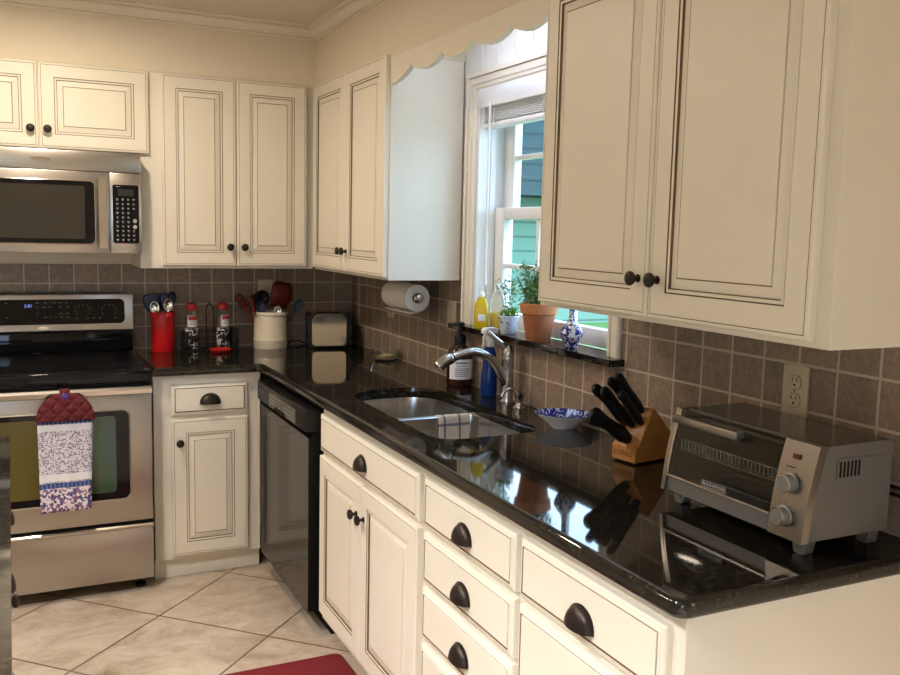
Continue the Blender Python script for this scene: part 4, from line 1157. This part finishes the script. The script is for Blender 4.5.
# glass door
gdoor = curved(.0105, .3115, -.004, .000, (.0610, .2070), TOPANE, 'door', tv)
curved(.0105, .3115, -.0052, -.0041, (.0610, .0650), STEELV, 'door_bottom_edge', gdoor)
curved(.0105, .0150, -.0052, -.0041, (.0655, .2070), STEELV, 'door_side_edge', gdoor)
mb = MB(); zt = .190
for z in (zt,): mb.box(.020, .215, fprof(z)-.032, fprof(z)-.020, z-.008, z+.010, .004)
mb.box(.024, .040, fprof(zt)-.020, fprof(zt)-.0045, zt-.006, zt+.008, .002); mb.box(.195, .211, fprof(zt)-.020, fprof(zt)-.0045, zt-.006, zt+.008, .002)
mb.build('door_handle', STEELT, gdoor)
mb = MB(); zl = .0735; y_ = fprof(zl)-.0046
mb.box(.124, .194, y_-.0006, y_, zl-.0062, zl+.0062); pl_ = mb.build('name_plate', BLACKM, gdoor)
mb = MB()
for x0, x1, z0, z1 in ((.124, .194, .0055, .0062), (.124, .194, -.0062, -.0055), (.124, .1248, -.0062, .0062), (.1932, .194, -.0062, .0062)): mb.box(x0, x1, y_-.0010, y_-.0006, zl+z0, zl+z1)
mb.build('plate_outline', WHITEMK, pl_)
text('BLACK+DECKER', .0088, (.159, y_-.0009, zl), (pi/2, 0, 0), WHITEMK, pl_, 'brand_lettering', .0002)
# wire rack, tray, heating rods seen through the glass
mb = MB()
for k in range(19): mb.tube([(.020+.0155*k, -.190, .118), (.020+.0155*k, -.020, .118)], .0011, 5)
for y in (-.190, -.13, -.07, -.020): mb.tube([(.012, y, .1165), (.305, y, .1165)], .0017, 6)
mb.build('wire_rack', CHROME, tv)
mb = MB(); mb.prism([(-.194, .124), (-.018, .124), (-.022, .1215), (-.190, .1215)], .020, .300, 'yz')
for k in range(26): mb.tube([(.022+.011*k, -.1955, .1235), (.026+.011*k, -.1955, .142)], .0009, 4)
for k in range(26): mb.tube([(.026+.011*k, -.1955, .1235), (.022+.011*k, -.1955, .142)], .0009, 4)
mb.tube([(.016, -.1955, .143), (.304, -.1955, .143)], .0014, 6); mb.build('crisper_basket', CHROME, tv)
for y, z in ((-.15, .055), (-.06, .055), (-.15, .185), (-.06, .185)):
    MB().tube([(.0062, y, z), (.3078, y, z)], .004, 8).build('heating_rod', PLASTG, tv)
mb = MB(); mb.box(.0062, .3076, -.175, -.010, .0365, .0375); mb.build('crumb_tray', pm('crumb_tray_steel', (.30, .29, .27), .35, .8), tv)
def tknob(z):
    y0 = fprof(z)-.0034; x = .349
    mb = MB(); mb.lathe([(.0200, 0), (.0200, .003), (.0175, .0045), (.0168, .019), (.0155, .0215), (0, .0218)], 28, (x, y0, z), axis='-y'); o = mb.build('dial', pm('dial_grey', (.24, .235, .225), .4, .4) if 'dial_grey' not in MATS else MATS['dial_grey'], cpan)
    mb = MB(); mb.tube([(x+.0164*cos(2*pi*k/28), y0-.0212, z+.0164*sin(2*pi*k/28)) for k in range(29)], .0011, 6); mb.build('dial_ring', STEELV, o)
    mb = MB()
    for k in range(9):
        a = radians(-40+32.5*k); mb.box(x+.0250*cos(a)-.0011, x+.0250*cos(a)+.0011, y0+.0002, y0+.0006, z+.0250*sin(a)-.0008, z+.0250*sin(a)+.0008)
    mb.build('dial_marks', BLACKM, cpan)
tknob(.131); tknob(.066+.003)
mb = MB(); mb.box(.341, .358, fprof(.181)-.0065, fprof(.181)-.003, .176, .186, .001); mb.build('power_light', REDLAMP, cpan)
mb = MB(); mb.box(.330, .352, fprof(.160)-.0036, fprof(.160)-.003, .1585, .1605); mb.build('panel_text', BLACKM, cpan)
# side vent
mb = MB(); mb.prism(rrect(-.150, -.016, .142, .182, .004, 3), TWD, TWD+.0016, 'yz'); vv = mb.build('side_vent', PLASTG, tv)
mb = MB()
for k in range(6): mb.box(TWD+.0016, TWD+.0022, -.143+.0098*k, -.1385+.0098*k, .147, .177)
mb.build('vent_slots', BLACKM, vv)
mb = MB()
for k in range(6, 13): mb.box(TWD+.0016, TWD+.0024, -.143+.0098*k, -.1385+.0098*k, .147, .177, .0003, 0, 1)
mb.build('vent_ribs', PLASTG, vv)
for x, y in ((.030, -.190), (TWD-.026, -.192), (.030, -.020), (TWD-.026, -.022)):
    mb = MB(); mb.prism([(x-.019, .0298), (x+.019, .0298), (x+.014, .003), (x+.010, 0), (x-.010, 0), (x-.014, .003)], y-.013, y+.013, 'xz'); o = mb.build('foot', PLASTG, tv); o.modifiers.new('b', 'BEVEL').width = .003
mb = MB()
for z0, z1, y1 in ((1.012, 1.010, -3.60), (.996, .985, -3.60)):
    mb.tube(catmull([(-.0165, -3.12, z0), (-.014, -3.30, z0), (-.0125, -3.40, z1), (-.0125, y1, z1-.012)], 6), .0036, 8)
tag(mb.build('power_cord', BLACKP), 'black cords along the wall tiles behind the toaster oven', 'cord')

# ------------------------------------------------------------------ things on the sill
SZ = 1.1436
rnd = random.Random(11)
def leaves(mb, pts, n, size, spread, mat=0, aspect=.45):
    for _ in range(n):
        c = Vector(rnd.choice(pts))+Vector((rnd.gauss(0, spread), rnd.gauss(0, spread), rnd.gauss(0, spread)))
        d = Vector((rnd.uniform(-1, 1), rnd.uniform(-1, 1), rnd.uniform(-.2, 1))).normalized()
        s = d.cross(Vector((rnd.uniform(-1, 1), rnd.uniform(-1, 1), rnd.uniform(-1, 1)))).normalized()
        l = size*rnd.uniform(.6, 1.2)
        mb.f(mb.ring([c, c+d*l*.5+s*l*aspect*.5, c+d*l, c+d*l*.5-s*l*aspect*.5]), mat)
tp = thing('potted_plant', 'terracotta pot with bushy green herb on the window sill', 'plant', (-.004, -1.834, SZ))
MB().lathe([(0, .004), (.040, 0), (.042, .003), (.0555, .086), (.0575, .088), (.0620, .090), (.0655, .122), (.0635, .124), (.0595, .123), (.0545, .100), (.040, .094), (0, .093)], 36, mats=[0, 0, 1, 0, 0, 0, 0, 0, 0, 2, 2]).build('pot', [TERRA, TERRAD, SOIL], tp)
mbs = MB(); pts = []
for k in range(30):
    a = rnd.uniform(0, 2*pi); r = rnd.uniform(.005, .042); l = rnd.uniform(.06, .150)
    tip = (r*cos(a)*1.5+rnd.uniform(-.012, .0), r*sin(a)*1.9+rnd.uniform(-.02, .02), .094+l)
    ln = catmull([(r*cos(a), r*sin(a), .094), (r*cos(a)*1.3, r*sin(a)*1.3, .094+l*.5), tip], 4)
    mbs.tube(ln, .0012, 5); pts += [tuple(p) for p in ln[2:]]
mbs.build('stems', STEM, tp)
mb = MB(); leaves(mb, pts, 1900, .013, .010); leaves(mb, pts, 500, .013, .012, 1); o = mb.build('foliage', [LEAF, LEAF2], tp, 0)
# taller airy plant in a small blue and white pot
p2 = thing('potted_plant', 'small blue and white pot with bright seedlings and airy sprigs on the sill', 'plant', (-.010, -1.643, SZ))
MB().lathe([(0, .003), (.026, 0), (.029, .004), (.0335, .045), (.0365, .058), (.0385, .062), (.0365, .064), (.033, .058), (.030, .052), (0, .052)], 30, mats=[0]*7+[1, 1]).build('pot', [BWPOT, SOIL], p2)
mbs = MB(); pts = []
for k in range(40):
    a = rnd.uniform(0, 2*pi); r = rnd.uniform(0, .028); h = rnd.uniform(.015, .036)
    mbs.tube([(r*cos(a), r*sin(a), .052), (r*cos(a)*1.15, r*sin(a)*1.15, .052+h)], .0008, 4); pts.append((r*cos(a)*1.15, r*sin(a)*1.15, .052+h))
pts2 = []
for (dx, dy, l) in ((-.012, .055, .110), (-.006, .035, .125), (0, -.01, .115), (-.01, -.030, .125), (.005, .010, .135), (-.012, .020, .100), (-.008, -.050, .120)):
    ln = catmull([(dx*.3, dy*.2, .052), (dx*.6, dy*.55, .052+l*.5), (dx, dy, .052+l)], 5)
    mbs.tube(ln, .0010, 4); pts2 += [tuple(p) for p in ln[5:]]+[tuple(p) for p in ln[8:]]*2
mbs.build('stems', STEM, p2)
mb = MB(); leaves(mb, pts, 230, .013, .004, 0, .6); leaves(mb, pts2, 260, .0115, .012, 1, .5); mb.build('foliage', [LEAF3, LEAF2], p2, 0)
ys = thing('dish_soap_bottle', 'yellow dish soap bottle standing at the left end of the sill', 'soap bottle', (-.018, -1.450, SZ), radians(-25))
mb = MB(); zs = [(0, .026, .015), (.004, .028, .017), (.050, .028, .018), (.085, .026, .0175), (.105, .018, .014), (.115, .011, .010)]
mb.skin([mb.ring([(x, y, z) for x, y in rrect(-w, w, -d, d, min(w, d)*.8, 4)]) for z, w, d in zs], 0, True, True, True); mb.build('body', YELB, ys)
mb = MB(); mb.lathe([(.0115, .1155), (.0115, .128), (.006, .132), (.005, .142), (0, .143)], 18); mb.build('cap', WHITEP, ys)
mb = MB(); mb.prism(rrect(-.020, .020, .022, .080, .006, 4), -.0192, -.0184, 'xz'); lb = mb.build('label', YELP, ys)
mb = MB(); mb.prism(rrect(-.014, .014, .028, .052, .004, 4), -.0198, -.0193, 'xz'); mb.build('label_panel', LABELW, lb)
cb = thing('clear_bottle', 'clear plastic bottle behind the yellow dish soap', 'bottle', (.026, -1.492, SZ))
MB().lathe([(0, 0), (.024, 0), (.026, .004), (.026, .100), (.020, .125), (.010, .140), (.010, .150), (0, .150)], 24).build('body', CLEARP, cb)
MB().lathe([(.0115, .1505), (.0115, .166), (0, .167)], 18).build('cap', WHITEP, cb)
MB().lathe([(0, .003), (.0225, .003), (.0225, .060), (0, .060)], 20).build('contents', YELB, cb)
vs = thing('bud_vase', 'blue and white slender-necked vase with hanging tag on the sill', 'vase', (-.010, -2.042, SZ))
MB().lathe([(0, .003), (.020, 0), (.022, .004), (.020, .010), (.030, .024), (.0365, .042), (.0345, .055), (.023, .071), (.0125, .083), (.0092, .098), (.0085, .130), (.0105, .150), (.0130, .158), (.010, .158), (.006, .130), (0, .128)], 32).build('body', BWVASE, vs)
mb = MB(); mb.box(-.026, -.012, -.0385, -.0375, .036, .070); o = mb.build('paper_tag', LABELW, vs)
mb = MB(); mb.tube([(-.019, -.0380, .070), (-.010, -.018, .086), (-.004, -.0098, .098)], .0006, 5); mb.build('tag_string', LABELW, vs)

# ------------------------------------------------------------------ floor mat
mb = MB(); pl = rrect(-1.45, -.583, -2.35, -1.522, .030)
r = [mb.ring([(x, y, z) for x, y in offset_poly(pl, d)]) for d, z in ((0, .0005), (0, .008), (.006, .014), (.016, .018), (.03, .018))]
mb.skin(r, 0, True, True, True); tag(mb.build('floor_mat', MAT_R), 'dark red cushioned mat on the floor before the sink', 'mat')

# ------------------------------------------------------------------ ceiling downlights; the neutral ones are added to brighten the base cabinets
WARM, NEUT = (1, .84, .65), (1, .97, .95)
LIGHTS = [(-1.50, -1.14, 19.5, WARM, 3.05, 'nearest the corner cabinets'), (-2.75, -1.12, 10, WARM, 3.05, 'at the far end of the left run'),
          (-2.10, -2.35, 34, NEUT, 2.10, 'over the left run, nearer the range'), (-2.30, -3.60, 76, NEUT, 1.90, 'over the middle of the left run'),
          (-2.30, -4.90, 22, NEUT, 1.95, 'behind the viewer on the left'), (-1.00, -5.10, 33, NEUT, 1.72, 'behind the viewer on the right')]
for x, y, p, c, sp, l in LIGHTS:
    t = thing('ceiling_light', 'round recessed ceiling light '+l, 'light', (x, y, CEIL), 0, 'recessed ceiling lights')
    MB().lathe([(.085, -.0004), (.085, -.004), (.078, -.007), (.062, -.007), (.060, -.0004)], 32).build('trim_ring', TRIMW, t)
    MB().lathe([(0, -.003), (.059, -.003), (.059, -.0006), (0, -.0006)], 32).build('lens', LAMPW, t)
def area(name, loc, rot, sx, sy, power, col, shape='RECTANGLE', spread=pi):
    d = bpy.data.lights.new(name, 'AREA'); d.shape = shape; d.size = sx; d.size_y = sy; d.energy = power; d.color = col; d.spread = spread
    o = bpy.data.objects.new(name, d); COL.objects.link(o); o.location = loc; o.rotation_euler = rot
    return o
for x, y, p, c, sp, l in LIGHTS:
    area('downlight_lamp', (x, y, CEIL-.010), (0, 0, 0), .13, .13, p, c, 'DISK', sp)
area('sink_lamp', (-.235, -1.79, 2.2575), (0, 0, 0), .06, .56, 1.8, (.56, .68, 1.))
# ------------------------------------------------------------------ outside
ln = struct('lawn', MB().box(-40, 40, -45, 40, -.42, -.32), GRASSM)
nh = thing('neighbour_house', 'pale house across the lawn seen through the sink window', 'house', (7, 13, -.32))
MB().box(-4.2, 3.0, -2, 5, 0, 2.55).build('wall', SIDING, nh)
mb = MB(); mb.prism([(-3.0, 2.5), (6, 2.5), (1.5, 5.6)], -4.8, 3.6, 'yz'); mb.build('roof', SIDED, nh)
mb = MB(); mb.box(-2.2, -1.0, -2.06, -2.0, .9, 2.0); mb.build('window', BLACKG, nh)
def tree(x, y, h, r, label):
    t = thing('tree', label, 'tree', (x, y, -.32), 0, 'trees beyond the lawn')
    MB().tube([(0, 0, 0), (.1, 0, h*.5), (0, 0, h*.8)], [.16, .12, .05], 8).build('trunk', STEM, t)
    mb = MB(); pts = [(rnd.gauss(0, r*.5), rnd.gauss(0, r*.5), h*.75+rnd.gauss(0, r*.45)) for _ in range(60)]
    leaves(mb, pts, 1500, .35, .3); mb.build('crown', LEAF, t, 0)
tree(-.5, 12, 6, 1.5, 'leafy tree beside the pale house outside'); tree(18, 17, 7, 2.2, 'leafy tree farther right beyond the lawn')
wd_ = bpy.data.worlds.new('sky'); SC.world = wd_; wd_.use_nodes = True
bg = wd_.node_tree.nodes['Background']
tc = N(wd_.node_tree, 'ShaderNodeTexCoord'); sx = N(wd_.node_tree, 'ShaderNodeSeparateXYZ'); L(wd_.node_tree, tc.outputs['Generated'], sx.inputs[0])
c = ramp(wd_.node_tree, sx.outputs[2], [(0, (.60, .74, 1.)), (.25, (.54, .71, 1.)), (1, (.42, .63, 1.))])
L(wd_.node_tree, c, bg.inputs[0]); bg.inputs[1].default_value = 9
sun = bpy.data.lights.new('sun', 'SUN'); sun.energy = 3.2; sun.angle = .02; sun.color = (1, .95, .86)
so = bpy.data.objects.new('sun', sun); COL.objects.link(so); so.rotation_euler = Vector((.42, .62, -1.0)).to_track_quat('-Z', 'Y').to_euler()

# ------------------------------------------------------------------ camera
cam = bpy.data.cameras.new('camera'); co = bpy.data.objects.new('camera', cam); COL.objects.link(co)
CP = (-1.5927, -4.4106, 1.5008); yaw, pitch, roll, f = .4546, -.1178, .0235, .9023
fwd = Vector((sin(yaw)*cos(pitch), cos(yaw)*cos(pitch), sin(pitch)))
r_ = Vector((cos(yaw), -sin(yaw), 0)); u_ = r_.cross(fwd)
rr_ = r_*cos(roll)+u_*sin(roll); uu_ = -r_*sin(roll)+u_*cos(roll)
M = Matrix((rr_, uu_, -fwd)).transposed().to_4x4(); M.translation = CP
co.matrix_world = M
cam.sensor_fit = 'HORIZONTAL'; cam.sensor_width = 36; cam.lens = 36*f*1000/900; cam.clip_start = .02; cam.clip_end = 200
SC.camera = co
SC.view_settings.view_transform = 'Standard'; SC.view_settings.look = 'None'; SC.view_settings.gamma = 1; SC.view_settings.use_curve_mapping = False
SC.view_settings.exposure = 0.0
SC.cycles.use_denoising = True
SC.cycles.max_bounces = 10; SC.cycles.transparent_max_bounces = 12
SC.cycles.sample_clamp_indirect = 6
